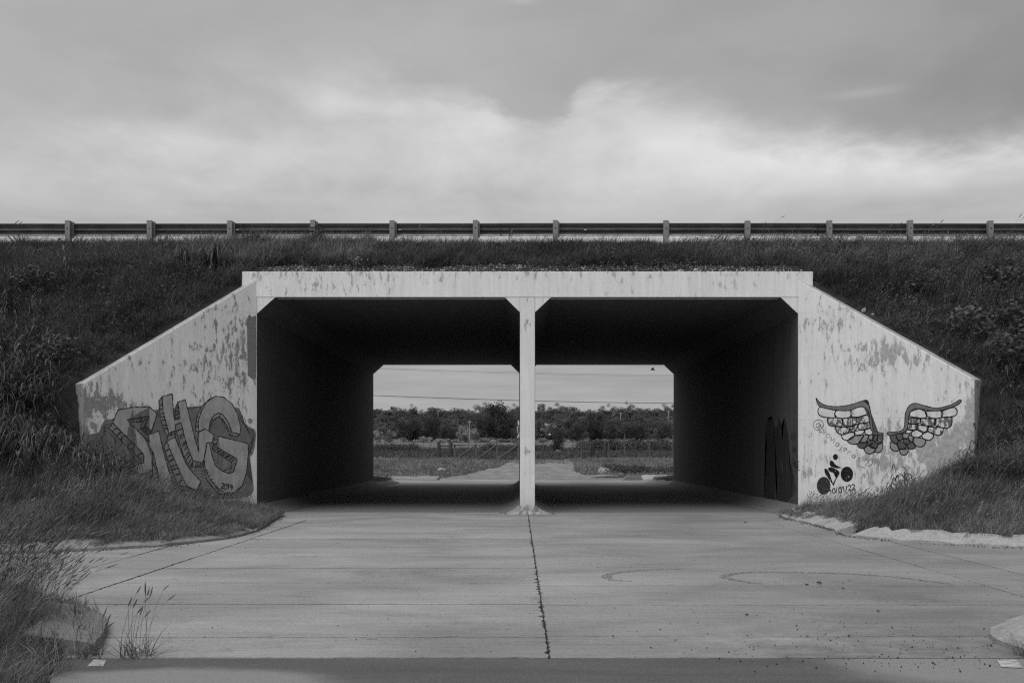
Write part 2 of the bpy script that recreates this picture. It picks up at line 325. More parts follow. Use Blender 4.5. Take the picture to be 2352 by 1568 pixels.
class MB:
    def __init__(s): s.v = []; s.f = []
    def add(s, vs, fs):
        o = len(s.v); s.v += [tuple(v) for v in vs]; s.f += [[i+o for i in f] for f in fs]; return s
    def box(s, x0, x1, y0, y1, z0, z1):
        return s.add([(x0,y0,z0),(x1,y0,z0),(x1,y1,z0),(x0,y1,z0),(x0,y0,z1),(x1,y0,z1),(x1,y1,z1),(x0,y1,z1)],
                     [(0,3,2,1),(4,5,6,7),(0,1,5,4),(1,2,6,5),(2,3,7,6),(3,0,4,7)])
    def prism(s, prof, y0, y1):  # prof (x,z) ccw seen from -y
        n = len(prof)
        return s.add([(x,y0,z) for x,z in prof]+[(x,y1,z) for x,z in prof],
                     [list(range(n)), list(range(2*n-1,n-1,-1))]+[(i,i+n,(i+1)%n+n,(i+1)%n) for i in range(n)])
    def tube(s, pts, rad, n=6, cap=True):
        pts = [Vector(p) for p in pts]; o = len(s.v); R_ = rad if isinstance(rad, (list, tuple)) else [rad]*len(pts)
        for i, p in enumerate(pts):
            d = (pts[min(i+1,len(pts)-1)]-pts[max(i-1,0)]).normalized()
            a = d.cross(Vector((0,0,1)) if abs(d.z) < .9 else Vector((1,0,0))).normalized(); b = d.cross(a)
            for j in range(n):
                t = 2*math.pi*j/n; s.v.append(tuple(p+a*math.cos(t)*R_[i]+b*math.sin(t)*R_[i]))
        for i in range(len(pts)-1):
            for j in range(n): s.f.append([o+i*n+j, o+i*n+(j+1)%n, o+(i+1)*n+(j+1)%n, o+(i+1)*n+j])
        if cap: s.f.append([o+j for j in range(n)][::-1]); s.f.append([o+(len(pts)-1)*n+j for j in range(n)])
        return s
    def build(s, name, m, parent=None, bevel=0, smooth=False, segs=2):
        me = bpy.data.meshes.new(name); me.from_pydata(s.v, [], s.f); me.update()
        bm = bmesh.new(); bm.from_mesh(me)
        bmesh.ops.recalc_face_normals(bm, faces=bm.faces)
        if bevel: bmesh.ops.bevel(bm, geom=[e for e in bm.edges if e.calc_face_angle(0) > .3], offset=bevel, segments=segs, affect='EDGES', profile=.6)
        bm.to_mesh(me); bm.free()
        if smooth: me.shade_smooth()
        for q in (m if isinstance(m, (list, tuple)) else [m]): me.materials.append(q)
        return link(name, me, parent)
def ground_pt(px, py, z=0):
    d = (CAMZ-z)*FPX/(py-CY); return ((px-CX)*d/FPX, d)
def smooth(t): t = np.clip(t, 0, 1); return t*t*(3-2*t)
# ---------------------------------------------------------------- site layout (metres)
FY, BY = 20.66, 37.25                 # front and back face of the underpass
XL, XP0, XP1, XR = -5.43, .027, .343, 5.80
CEIL, PTOP = 4.50, 5.03
LF = [(-5.25,20.9),(-4.8,20.2),(-4.72,19.4),(-4.5,17.8),(-4.3,16.2),(-4.4,14.9),(-4.9,13.9),(-5.6,13.25),(-6.5,12.85),(-8,12.5),(-12,12.2),(-40,11.6)]
RF = [(5.6,20.9),(5.4,20.4),(5.2,19.4),(5.25,17.5),(5.22,16.5),(5.1,15.6),(5.3,14.95),(5.9,14.25),(6.75,13.6),(8.5,13.1),(12,12.8),(40,12.2)]
LN = [(-2.2,3.0),(-2.35,5.0),(-2.62,5.7),(-2.86,6.3),(-2.90,6.9),(-3.15,7.55),(-3.6,8.1),(-4.3,8.55),(-5.5,8.9),(-8,9.2),(-40,9.6)]
RN = [(3.36,6.55),(3.44,7.0),(3.62,7.40),(4.05,7.85),(5,8.3),(8,8.7),(40,9.2)]
LB = [(-5.25,37.0),(-5.0,37.6),(-4.8,38.6),(-4.8,39.8),(-5.2,40.7),(-6.1,41.3),(-8,41.7),(-40,42.4)]
RB = [(5.6,37.0),(5.35,37.6),(5.1,38.6),(5.0,39.6),(5.5,40.6),(6.4,41.3),(8,41.7),(40,42.4)]
polys = {'LF': LF+[(-40,28.9),(-5.25,28.9)], 'RF': RF+[(40,28.9),(5.6,28.9)],
         'LN': LN+[(-40,2.0),(-2.2,2.0)], 'RN': RN+[(40,6.55)],
         'LB': LB+[(-40,28.9),(-5.25,28.9)], 'RB': RB+[(40,28.9),(5.6,28.9)]}
edges = {'LF': LF, 'RF': RF, 'LN': LN, 'RN': RN, 'LB': LB, 'RB': RB}
def inside(x, y, poly):
    r = np.zeros(x.shape, bool); n = len(poly)
    for i in range(n):
        (x0,y0),(x1,y1) = poly[i], poly[(i+1) % n]
        if y0 == y1: continue
        c = ((y0 > y) != (y1 > y)) & (x < (x1-x0)*(y-y0)/(y1-y0)+x0); r ^= c
    return r
def pdist(x, y, line):
    d = np.full(x.shape, 1e9)
    for (x0,y0),(x1,y1) in zip(line[:-1], line[1:]):
        vx, vy = x1-x0, y1-y0; t = np.clip(((x-x0)*vx+(y-y0)*vy)/(vx*vx+vy*vy), 0, 1)
        d = np.minimum(d, np.hypot(x-x0-t*vx, y-y0-t*vy))
    return d
def vn(x, y, f, seed=0):   # cheap smooth pseudo noise
    return (np.sin(x*f*1.3+y*f*.7+seed*1.7)+np.sin(-x*f*.8+y*f*1.9+seed*2.9)+np.sin(x*f*2.3-y*f*1.1+seed*.6)*.6+np.sin(x*f*3.1+y*f*3.7+seed)*.4)/3
EY = [10, 14.0, 15.4, 18.15, 20.9, 23.2, 24.3, 30]
EZ = [.15, .17, .40, 2.50, 4.93, 6.03, 6.05, 6.05]
def emb(x, y):
    """height of the verge and embankment, NaN-free; -0.3 where paving or road lies"""
    x = np.asarray(x, float); y = np.asarray(y, float)
    back = y > 28.95; yf = np.where(back, 57.91-y, y)
    E = np.interp(yf, EY, EZ) + np.where((yf > 14.5) & (yf < 22.8), .06*vn(x, yf, 1.1, 3)+.035*vn(x, yf, 3.1, 5), .015*vn(x, yf, 2.3, 1))
    left = x < .185
    cx = np.where(left, XL, XR); sg = np.where(left, -1., 1.)
    wx = (x-cx)*sg
    wv = wx*.7071-(yf-FY)*.7071            # along the wing wall
    sv = -wx*.7071-(yf-FY)*.7071           # in front of its face
    rise = np.where(left, np.interp(wv, [0,1,2,3,3.55,6,12], [.05,.12,.22,.42,.62,1.7,6]), np.interp(wv, [0,1,2,3,3.55,6,12], [.06,.14,.27,.50,.70,1.75,6]))
    inLF, inRF, inLB, inRB = (inside(x, y, polys[q]) for q in ('LF','RF','LB','RB'))
    inv = np.where(back, inLB | inRB, inLF | inRF)
    dp = np.full(x.shape, 1e9)
    for q in ('LF','RF','LB','RB'): dp = np.minimum(dp, pdist(x, y, edges[q]))
    front = .12+(np.minimum(E, rise)-.12)*smooth(dp/1.9)+.02*vn(x, yf, 4, 2)
    front = np.where(dp < .36, np.minimum(front, -.12+.24*smooth((dp-.20)/.14)), front)
    behind = ((sv < -.17) & (wv < 3.55)) | ((wx < 0) & (yf > FY+.17))
    bw_ = smooth((-sv+.25)/.75)*(wv > 3.5)
    front = front+(np.maximum(E, front)-front)*bw_
    h = np.where(behind, E, np.where(inv, front, -.3))
    h = np.where(behind & (sv < 0) & (wv < 3.6), np.minimum(h, 4.80-.65*np.clip(wv,0,9)+np.clip(-sv-.2,0,9)*.9), h) if True else h
    h = np.where((wx < .35) & (yf > FY+.17), np.interp(yf, [20.9,20.98,23.2,24.3], [4.95,5.02,6.03,6.05]), h)
    for q, z, kw in (('LN', .11, .38), ('RN', .12, .40)):
        i = inside(x, y, polys[q]); d = pdist(x, y, edges[q]); kq = np.where((x > -3.9) & (y > 6.45) | (q == 'RN'), kw, .12)
        z_ = z+.05*smooth(d/1.)+.02*vn(x, y, 4, 7)-.05*(1-smooth((y-6.2)/.4))
        h = np.where(i, np.where(d < kq+.02, np.minimum(z_, -.12+.24*smooth((d-kq+.12)/.13)), z_), h)
    return h
def far_g(x, y):
    g = np.interp(y, [45.4, 45.62, 55, 62, 70, 100, 130, 180, 250, 285, 340, 400, 460, 510, 600, 1200, 5000], [-.1, .0, .25, .45, .60, .80, 1.0, 2.0, 3.3, 4.5, 6.9, 9.8, 13.6, 15.7, 17, 24, 60])
    side = smooth((np.abs(x+.3-(y-46)*.02)-3.0)/1.5)*smooth((y-45.2)/.8)*.12
    ditch = -.55*np.exp(-((x-7.5)/2.8)**2-((y-50.5)/2.2)**2)-.2*np.exp(-((x+8)/3.5)**2-((y-50)/2)**2)
    return g+side+ditch+.03*vn(x, y, .9, 4)*smooth((y-45)/3)
def grid(x0, x1, nx, y0, y1, ny, hf, maxdz=None):
    xs = np.linspace(x0, x1, nx); ys = np.linspace(y0, y1, ny); X, Y = np.meshgrid(xs, ys); Z = hf(X, Y)
    V = np.stack([X, Y, Z], -1).reshape(-1, 3); i = np.arange(ny*nx).reshape(ny, nx)
    F = np.stack([i[:-1,:-1], i[:-1,1:], i[1:,1:], i[1:,:-1]], -1).reshape(-1, 4)
    if maxdz:
        z = V[:,2][F]; F = F[(z.max(1)-z.min(1) < maxdz) & (z.max(1) > -.25)]
    return V, F
# ---------------------------------------------------------------- ground
V, F = grid(-8, 8, 401, 2.2, 10.2, 201, emb, .75); tag(link('island', mesh('island', V, F, M['soil'], True)), kind='structure')
V, F = grid(-16, 16, 401, 11.0, 28.9, 225, emb, .75); tag(link('embankment', mesh('embankment', V, F, M['soil'], True)), kind='structure', label='earth embankment and verges round the mouth of the underpass')
V, F = grid(-60, 60, 241, 29.0, 45, 161, emb, .75); tag(link('far_embankment', mesh('far_embankment', V, F, M['soil'], True)), kind='structure')
for x0, x1 in ((-60, -16), (16, 60)):
    V, F = grid(x0, x1, 60, 2.2, 28.9, 100, emb, None); tag(link('embankment', mesh('embankment', V, F, M['soil'], True)), kind='structure')
xs = np.concatenate([np.linspace(-1500,-60,20), np.linspace(-55,55,150), np.linspace(60,1500,20)])
ys = np.concatenate([np.linspace(44.2,60,60), np.linspace(61,140,60), np.linspace(145,300,40), np.linspace(320,1200,20), np.linspace(1400,5000,8)])
X, Y = np.meshgrid(xs, ys); V = np.stack([X, Y, far_g(X, Y)], -1).reshape(-1, 3); i = np.arange(len(ys)*len(xs)).reshape(len(ys), len(xs))
F = np.stack([i[:-1,:-1], i[:-1,1:], i[1:,1:], i[1:,:-1]], -1).reshape(-1, 4)
tag(link('field', mesh('field', V, F, M['field'], True)), kind='structure')
V, F = grid(-2500, 2500, 3, -2500, 60, 3, lambda x, y: x*0-.42); tag(link('ground', mesh('ground', V, F, M['field'])), kind='structure')
tag(MB().box(-60, 60, -3, 6.405, -.3, -.004).build('asphalt_road', M['asphalt']), kind='structure')
tag(MB().box(-60, 60, 24.3, 33.6, 5.9, 6.07).build('highway', M['asphalt']), kind='structure')
# ---------------------------------------------------------------- concrete slabs
pave = tag(empty('pavement', (0, 6.4, 0)), kind='structure')
jf = MB().box(-40, 40, 6.41, 45.0, -.3, -.035).build('joint_filler', M['joint']); jf.location = (0,-6.4,0); jf.parent = pave
def slab(x0, x1, y0, y1, m, rough=.006, chip=0., dz=0):
    r = random.Random(int(x0*977+y0*7919)); P = []
    def side(ax, ay, bx, by, amp, ch):
        L = math.hypot(bx-ax, by-ay); k_ = max(2, int(L/.05)); nx, ny = -(by-ay)/L, (bx-ax)/L
        for i in range(k_):
            t = i/k_; o = r.gauss(0, amp)+ (r.random()**6)*ch
            if i == 0: o = amp
            P.append((ax+(bx-ax)*t+nx*max(o, -.003), ay+(by-ay)*t+ny*max(o, -.003)))
    near = x0 > -8 and x1 < 9 and y0 < 21
    if near:
        side(x0, y0, x1, y0, rough, .012); side(x1, y0, x1, y1, rough, chip if abs(x1-.2) < .1 else .012)
        side(x1, y1, x0, y1, rough, .008); side(x0, y1, x0, y0, rough, chip if abs(x0-.2) < .1 else .012)
    else: P = [(x0,y0),(x1,y0),(x1,y1),(x0,y1)]
    n_ = len(P); vs = [(x, y-6.4, dz) for x, y in P]+[(x, y-6.4, -.06) for x, y in P]
    fs = [list(range(n_))]+[(i, (i+1) % n_, (i+1) % n_+n_, i+n_)[::-1] for i in range(n_)]
    return link('concrete_slab', mesh('concrete_slab', vs, fs, m), pave)
JL = [6.415, 7.11, 8.64, 10.02, 11.25, 12.45, 13.7, 14.9, 16.1, 17.4, 18.95]
JR = [6.415, 7.15, 8.6, 9.8, 11.2, 12.55, 14.05, 15.55, 17.1, 18.95]
def row(x0, x1, js, gx, gy, m, chip=0):
    for a, b in zip(js[:-1], js[1:]): slab(x0+gx, x1-gx, a+gy, b-gy, m, chip=chip, dz=random.uniform(-.002, .0015))
row(-4.02, .2, JL, .007, .012, M['floor'], .04); row(.2, 4.6, JR, .006, .0055, M['floor'], .02)
row(-4.85, -4.02, [6.415, 9.6, 12.45, 15.5, 18.95], .013, .006, M['floor']); row(4.6, 5.42, [6.415, 9.8, 13.1, 16.2, 18.95], .007, .004, M['floor'])
row(-8.2, -4.85, [6.415, 9.2, 12.35, 15], .010, .008, M['floor']); row(5.42, 9.2, [6.415, 9.6, 12.9, 15.5], .007, .004, M['floor'])
row(-40, -8.2, [6.415, 9.6, 13.2], .01, .01, M['floor']); row(9.2, 40, [6.415, 9.6, 13.8], .01, .01, M['floor'])
bays = [21.3, 23.2, 25.2, 27.5, 29.8, 32.1, 34.4, 37.2]
row(-5.43, .2, [18.95, 21.3], .006, .005, M['floor']); row(.2, 5.8, [18.95, 21.3], .006, .005, M['floor'])
row(-5.43, .2, bays, .006, .005, M['floor_shaded']); row(.2, 5.8, bays, .006, .005, M['floor_shaded'])
row(-12, .2, [37.2, 40.2, 43.0, 45.65], .01, .012, M['floor']); row(.2, 12, [37.2, 40.2, 43.0, 45.65], .01, .012, M['floor'])
row(-40, -12, [38.5, 45.65], .01, .01, M['floor']); row(12, 40, [38.5, 45.65], .01, .01, M['floor'])
# ---------------------------------------------------------------- kerbs
kerb = tag(empty('kerb', (0, 13, 0)), kind='structure', label='sloping concrete kerb edging the paving')
def offs(line, d, sgn):
    out = []
    for i, p in enumerate(line):
        a = Vector(line[max(i-1,0)]); b = Vector(line[min(i+1,len(line)-1)]); t = (b-a).normalized()
        out.append((p[0]-t.y*d*sgn, p[1]+t.x*d*sgn))
    return out
def resample(line, step):
    out = []
    for (x0,y0),(x1,y1) in zip(line[:-1], line[1:]):
        n_ = max(1, int(math.hypot(x1-x0, y1-y0)/step))
        out += [(x0+(x1-x0)*i/n_, y0+(y1-y0)*i/n_) for i in range(n_)]
    return out+[line[-1]]
def catmull(P, n_=6, closed=True):
    out = []; L = len(P)
    for i in range(L if closed else L-1):
        p = [P[(i+j) % L] if closed else P[min(max(i+j, 0), L-1)] for j in (-1,0,1,2)]
        for s_ in range(n_):
            t = s_/n_; out.append(tuple(.5*((2*p[1][c])+(-p[0][c]+p[2][c])*t+(2*p[0][c]-5*p[1][c]+4*p[2][c]-p[3][c])*t*t+(-p[0][c]+3*p[1][c]-3*p[2][c]+p[3][c])*t**3) for c in (0,1)))
    if not closed: out.append(P[-1])
    return out
def kerb_run(line, sgn, seg=1.0, w_=.36, h=.15, lip=.05, gaps=(), inward=.02, rag=.015):
    L = resample(catmull(line, 5, False), .12); acc = [0]
    for a, b in zip(L[:-1], L[1:]): acc.append(acc[-1]+math.hypot(b[0]-a[0], b[1]-a[1]))
    s0 = 0; i0 = 0
    while i0 < len(L)-2:
        i1 = i0
        ln = seg*random.uniform(.85, 1.15)
        while i1 < len(L)-1 and acc[i1]-acc[i0] < ln: i1 += 1
        P = L[i0:i1+1]
        if len(P) >= 3 and not any(a < (acc[i0]+acc[i1])/2 < b for a, b in gaps):
            jit = random.uniform(-.018, .018); rings = []
            F0 = offs(P, inward, -sgn); F1 = offs(P, .03, sgn); W = offs(P, w_, sgn)
            for j in range(len(P)):
                e = .022 if j in (0, len(P)-1) else 0; r = random.gauss(0, rag)
                hh = h+jit+r*.6
                rings.append([(F0[j][0],F0[j][1],-.05),(F0[j][0]+random.gauss(0,.003),F0[j][1]+random.gauss(0,.003),lip-.012-e),(F1[j][0],F1[j][1],lip+.012-e),((F1[j][0]+W[j][0])/2,(F1[j][1]+W[j][1])/2,(lip+hh)/2+.012-e),(W[j][0]+r,W[j][1]+r,hh-e),(W[j][0]+r,W[j][1]+r,-.05)])
            # close the gap to the neighbour
            vs = [v for q in rings for v in q]; m_ = 6; fs = []
            for j in range(len(P)-1):
                for q in range(5): fs.append((j*m_+q, j*m_+q+1, (j+1)*m_+q+1, (j+1)*m_+q))
            fs += [tuple(range(6)), tuple(range((len(P)-1)*6, len(P)*6))[::-1]]
            vs = [(x, y-13, z) for x, y, z in vs]
            b = MB(); b.add(vs, fs); b.build('kerb_stone', M['kerb'], kerb)
        i0 = i1
kerb_run([p for p in LF], 1 if False else -1, 1.1, w_=.33, h=.13)
kerb_run([p for p in RF], 1, .7, w_=.34, h=.15, rag=.022, gaps=((1.9,2.05),(4.75, 5.6),))
# broad nosing blocks at the two near islands
kerb_run([(-2.80,6.52),(-2.90,6.9),(-3.15,7.55),(-3.5,8.0)], 1, 2.4, w_=.40, h=.17, lip=.09)
kerb_run([(3.36,6.50),(3.33,6.9),(3.50,7.32),(3.95,7.80),(4.6,8.15),(6,8.5)], -1, 1.1, w_=.40, h=.15, lip=.045, rag=.02)
kerb_run([(-3.6,43.6),(-5,44.0),(-8,44.4),(-14,44.8)], -1, 1.2, h=.17) ; kerb_run([(5.5,43.9),(8,44.2),(14,44.6)], 1, 2.5, h=.2, w_=.45)
kerb_run(LB[:7], 1, 1.0, h=.16); kerb_run(RB[:7], -1, .8, h=.18)
tag(MB().prism([(0,0),(.85,0),(.8,.16),(.22,.2)], 0, .5).build('culvert_slab', M['bare'], bevel=.015), 'grey tilted concrete culvert slab at the end of the far right kerb', 'slab').location = (4.55, 43.6, 0)
# ---------------------------------------------------------------- underpass
up = tag(empty('underpass', (0, FY, 0)), 'twin bay concrete road underpass with white painted portal and dark interior', 'underpass')
def upb(mb, name, m, bevel=.012, front=None):
    mb.v = [(x, y-FY, z) for x, y, z in mb.v]
    ms = [m] if front is None else [m, front]
    o = mb.build(name, ms, up, bevel=bevel)
    if front is not None:
        for p in o.data.polygons:
            if p.normal.y < -.5 : p.material_index = 1
    return o
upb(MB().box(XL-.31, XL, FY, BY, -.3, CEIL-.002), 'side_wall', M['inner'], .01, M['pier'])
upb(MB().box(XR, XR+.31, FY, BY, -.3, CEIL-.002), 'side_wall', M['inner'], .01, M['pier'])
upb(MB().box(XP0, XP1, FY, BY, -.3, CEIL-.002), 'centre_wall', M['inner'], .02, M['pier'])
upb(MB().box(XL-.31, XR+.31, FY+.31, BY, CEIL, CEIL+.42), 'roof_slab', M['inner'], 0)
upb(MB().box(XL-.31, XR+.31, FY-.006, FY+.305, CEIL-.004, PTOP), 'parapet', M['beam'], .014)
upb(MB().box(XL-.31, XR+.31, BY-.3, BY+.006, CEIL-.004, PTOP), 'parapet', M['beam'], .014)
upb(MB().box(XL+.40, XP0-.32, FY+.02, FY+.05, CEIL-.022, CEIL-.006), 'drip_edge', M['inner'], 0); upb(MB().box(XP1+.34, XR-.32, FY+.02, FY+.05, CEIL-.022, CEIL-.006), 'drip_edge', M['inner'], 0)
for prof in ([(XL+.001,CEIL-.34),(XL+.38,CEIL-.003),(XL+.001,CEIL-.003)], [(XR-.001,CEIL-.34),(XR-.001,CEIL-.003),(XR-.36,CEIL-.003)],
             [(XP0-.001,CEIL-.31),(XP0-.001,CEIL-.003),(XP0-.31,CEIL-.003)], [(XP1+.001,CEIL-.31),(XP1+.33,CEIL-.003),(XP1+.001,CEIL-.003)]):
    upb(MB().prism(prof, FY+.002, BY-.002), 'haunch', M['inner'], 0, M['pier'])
def toe(x, d, hgt, y0=FY-.12, y1=BY):
    # concave sloping fillet at the foot of a wall
    prof = [(x, -.1), (x+d, -.1), (x+d, .004), (x+d*.62, hgt*.22), (x+d*.3, hgt*.52), (x+d*.08, hgt*.88), (x, hgt)]
    if d < 0: prof = prof[::-1]
    return upb(MB().prism(prof, y0, y1), 'toe', M['floor_shaded'], 0, M['foot'])
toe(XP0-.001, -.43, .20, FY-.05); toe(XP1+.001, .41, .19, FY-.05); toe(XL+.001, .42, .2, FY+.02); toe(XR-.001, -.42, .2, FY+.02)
# rough skirt of mortar round the pier foot
sk = MB()
N_ = 22; ringo = [(XP0-.33+.055*i*1.0*(XP1-XP0+.64)/1.155, FY-.055-.05*math.sin(math.pi*i/(N_-1))+random.uniform(-.012,.012), .004) for i in range(N_)]
ringt = [(XP0-.26+(XP1-XP0+.52)*i/(N_-1), FY-.03, .02+.13*math.exp(-((i/(N_-1)-.5)/.28)**2)+random.uniform(-.01,.01)) for i in range(N_)]
sk.add(ringo+ringt+[(x, FY+.02, 0.0) for x, y, z in ringt], [(i, i+1, N_+i+1, N_+i) for i in range(N_-1)]+[(N_+i, N_+i+1, 2*N_+i+1, 2*N_+i) for i in range(N_-1)])
upb(sk, 'foot_mortar', M['foot'], 0)
# ---------------------------------------------------------------- wing walls (local x along the wall, z up)
WLEN = 3.55
def wing(cx, sgn, mface, label, back=False, end=2.55):
    y = FY if not back else BY
    dx, dy = (sgn*.7071, -.7071 if not back else .7071)
    o_y = Vector((0,0,1)).cross(Vector((dx,dy,0)))          # local +y
    front = 1 if (sgn < 0) != back else -1                   # sign of local y that faces the road
    t = .35
    prof = [(0,-.4),(WLEN,-.4),(WLEN,end),(0,4.86)]
    mb = MB(); mb.add([(x, 0, z) for x, z in prof]+[(x, -front*t, z) for x, z in prof], [(0,1,2,3),(7,6,5,4),(0,4,5,1),(1,5,6,2),(2,6,7,3),(3,7,4,0)])
    o = mb.build('wing_wall', [mface, M['cap_side'], M['cap_top']], bevel=.018)
    for p in o.data.polygons:
        if p.normal.x > .8: p.material_index = 1
        elif p.normal.z > .5: p.material_index = 2
    o.location = (cx, y, 0); o.rotation_euler = (0, 0, math.atan2(dy, dx)); tag(o, label, 'wall')
    return o, front
WL, fL = wing(XL-.004, -1, M['wall_l'], 'left flared wing wall with flaking white paint and big letter graffiti')
WR, fR = wing(XR+.004, 1, M['wall_r'], 'right flared wing wall with painted angel wings and cyclist', end=2.62)
wing(XL-.004, -1, M['wall_l'], 'far left wing wall behind the tunnel', True); wing(XR+.004, 1, M['wall_r'], 'far right wing wall behind the tunnel', True)
# -- drawing on walls: image measurements are carried onto the wall plane, paint lies a millimetre or two proud
def wing_map(cx, sgn):
    def f(px, py):  # 2352-px picture coordinates -> (along wall, z)
        u = (px-CX)/FPX; wv = (u*FY-cx)/(sgn*.7071+u*.7071); d = FY-wv*.7071
        return (wv, CAMZ-(py-CY)*d/FPX)
    return f
def side_map(px, py): d = XR*FPX/(px-CX); return (d-FY, CAMZ-(py-CY)*d/FPX)
class Paint:
    """flat paint areas and brush strokes on a wall plane"""
    def __init__(s, parent, fn, place): s.p = parent; s.fn = fn; s.place = place
    def fill(s, name, pts, m, layer, sm=0):
        q = [s.fn(*p) for p in pts]
        if sm: q = catmull(q, sm)
        me = bpy.data.meshes.new(name); bm = bmesh.new()
        f = bm.faces.new([bm.verts.new(s.place(a, b, layer)) for a, b in q]); bmesh.ops.triangulate(bm, faces=[f]); bm.to_mesh(me); bm.free()
        me.materials.append(m); return link(name, me, s.p)
    def strokes(s, name, lines, wd, m, layer, sm=0, closed=False, jag=.12):
        vs = []; fs = []
        for ln in lines:
            q = [s.fn(*p) for p in ln]
            if closed: q = q+[q[0]]
            if sm: q = catmull(q, sm, False)
            q = resample(q, .03); o = len(vs)
            for i, p in enumerate(q):
                a = Vector(q[max(i-1,0)]); b = Vector(q[min(i+1,len(q)-1)]); t = (b-a)
                t = t.normalized() if t.length > 1e-6 else Vector((1,0)); ww = wd*.5*(1+random.uniform(-jag, jag)*2)
                if not closed and i in (0, len(q)-1): ww *= .6
                vs += [s.place(p[0]-t.y*ww, p[1]+t.x*ww, layer), s.place(p[0]+t.y*ww, p[1]-t.x*ww, layer)]
            fs += [(o+2*i, o+2*i+1, o+2*i+3, o+2*i+2) for i in range(len(q)-1)]
        return link(name, mesh(name, vs, fs, m), s.p)
Lm, Rm = wing_map(XL-.004, -1), wing_map(XR+.004, 1)
def g3(X, Y): return Lm((250+X/2.7036)/1.7415, (1480+Y/2.7036)/1.7415)
def g4(X, Y): return Rm((3050+X/2.6133)/1.7415, (1530+Y/2.6133)/1.7415)
def gi(X, Y): return side_map((3000+X/3.408)/1.7415, (1600+Y/3.408)/1.7415)
PL = Paint(WL, g3, lambda a, b, k_: (a, fL*(.0012+.0012*k_), b))
PR = Paint(WR, g4, lambda a, b, k_: (a, fR*(.0012+.0012*k_), b))
PI = Paint(up, gi, lambda a, b, k_: (XR-.0012-.0012*k_, a, b))
PL.fill('graffiti_cloud', [(262,715),(390,670),(420,600),(470,530),(560,525),(700,440),(1000,430),(1060,440),(1200,430),(1365,440),(1480,400),(1560,380),(1870,400),(1925,440),(1960,560),(2010,610),(2085,650),(2085,780),(2060,900),(2010,960),(1985,1110),(2040,1180),(2065,1250),(2050,1330),(1900,1380),(1000,1420),(500,1420),(300,850)], M['g_back'], 0, 3)
LS = [[(500,625),(540,568),(880,910),(872,1000),(820,1010),(815,940)], [(697,538),(932,497),(885,600),(960,660),(915,700),(838,635),(870,555),(735,565)],
      [(1040,330),(1075,285),(1085,450),(1110,540),(1150,680),(1140,720),(1090,640),(1055,500)], [(1220,400),(1245,345),(1272,522),(1215,535)],
      [(1215,590),(1280,565),(1340,800),(1410,975),(1380,1040),(1300,900),(1240,690)], [(1410,975),(1510,1000),(1500,1040),(1385,1040)],
      [(1095,820),(1125,765),(1170,880),(1270,1100),(1340,1250),(1250,1250),(1130,950)], [(1150,680),(1225,650),(1215,720),(1125,765)],
      [(970,990),(1040,1150),(1090,1290),(1040,1290),(975,1130)],
      [(1620,850),(1660,825),(1890,960),(1850,1095),(1800,1115),(1730,1090),(1830,1050),(1830,1000)], [(1640,730),(1685,712),(1660,825),(1620,850)],
      [(1585,640),(1595,550),(1640,480),(1690,462),(1730,475),(1790,560),(1830,670),(1805,700),(1780,600),(1730,530),(1680,505),(1620,540)], [(1805,700),(1830,670),(1915,690),(1880,720)],
      [(1435,650),(1450,500),(1500,390),(1600,300),(1560,340),(1500,440),(1465,560),(1475,665)], [(1530,960),(1540,1060),(1590,1170),(1670,1270),(1760,1325),(1850,1320),(1820,1345),(1680,1330),(1560,1180),(1520,1040)]]
for q in LS: PL.fill('graffiti_shading', q, M['g_side'], 1)
LT = [[(540,565),(600,430),(760,400),(940,395),(1020,470),(962,658),(884,602),(935,495),(697,535),(940,785),(915,700),(1040,655),(1085,860),(1165,1140),(1230,1330),(1090,1290),(1040,1150),(975,870),(965,1000),(970,1075),(840,1130),(700,1240),(560,1330),(450,1310),(430,1150),(525,870),(632,940),(632,1040),(740,1060),(830,1010),(875,1000),(880,910)],
      [(1075,285),(1185,255),(1195,400),(1210,537),(1272,522),(1245,345),(1325,318),(1372,500),(1420,700),(1473,885),(1462,730),(1475,665),(1540,632),(1640,700),(1615,780),(1560,785),(1530,960),(1510,1000),(1410,975),(1340,800),(1280,565),(1215,590),(1225,650),(1150,680),(1110,540),(1085,450)],
      [(1125,765),(1215,722),(1240,780),(1330,1000),(1400,1100),(1495,1200),(1450,1300),(1340,1250),(1270,1100),(1170,880)],
      [(1475,665),(1465,560),(1500,440),(1560,340),(1650,280),(1740,290),(1830,360),(1890,470),(1925,620),(1915,690),(1830,670),(1790,560),(1730,475),(1690,462),(1640,480),(1595,550),(1585,640),(1575,655),(1540,632)],
      [(1685,712),(2005,790),(2008,900),(1990,1100),(1940,1250),(1850,1320),(1760,1325),(1670,1270),(1590,1170),(1540,1060),(1530,960),(1560,785),(1585,785),(1610,900),(1650,1030),(1730,1090),(1800,1115),(1850,1095),(1890,960),(1660,825)]]
for q in LT: PL.fill('graffiti_letter', q, M['g_fill'], 2)
PL.strokes('graffiti_outline', LT, .019, M['g_line'], 3, closed=True, jag=.25)
PL.strokes('graffiti_outline', LS, .014, M['g_line'], 4, closed=True, jag=.25)
hat = []
def hatch(a0, a1, b0, b1, n_):
    for i in range(n_):
        t = (i+.5+random.uniform(-.3,.3))/n_
        hat.append([(a0[0]+(a1[0]-a0[0])*t, a0[1]+(a1[1]-a0[1])*t), (b0[0]+(b1[0]-b0[0])*t, b0[1]+(b1[1]-b0[1])*t)])
hatch((500,625),(815,940),(560,580),(870,900),6); hatch((720,540),(920,505),(745,565),(880,560),6); hatch((885,600),(960,660),(840,635),(910,695),5)
hatch((1040,360),(1090,640),(1080,340),(1140,650),7); hatch((1222,400),(1218,530),(1250,380),(1270,515),5); hatch((1230,640),(1370,1030),(1290,610),(1400,970),9)
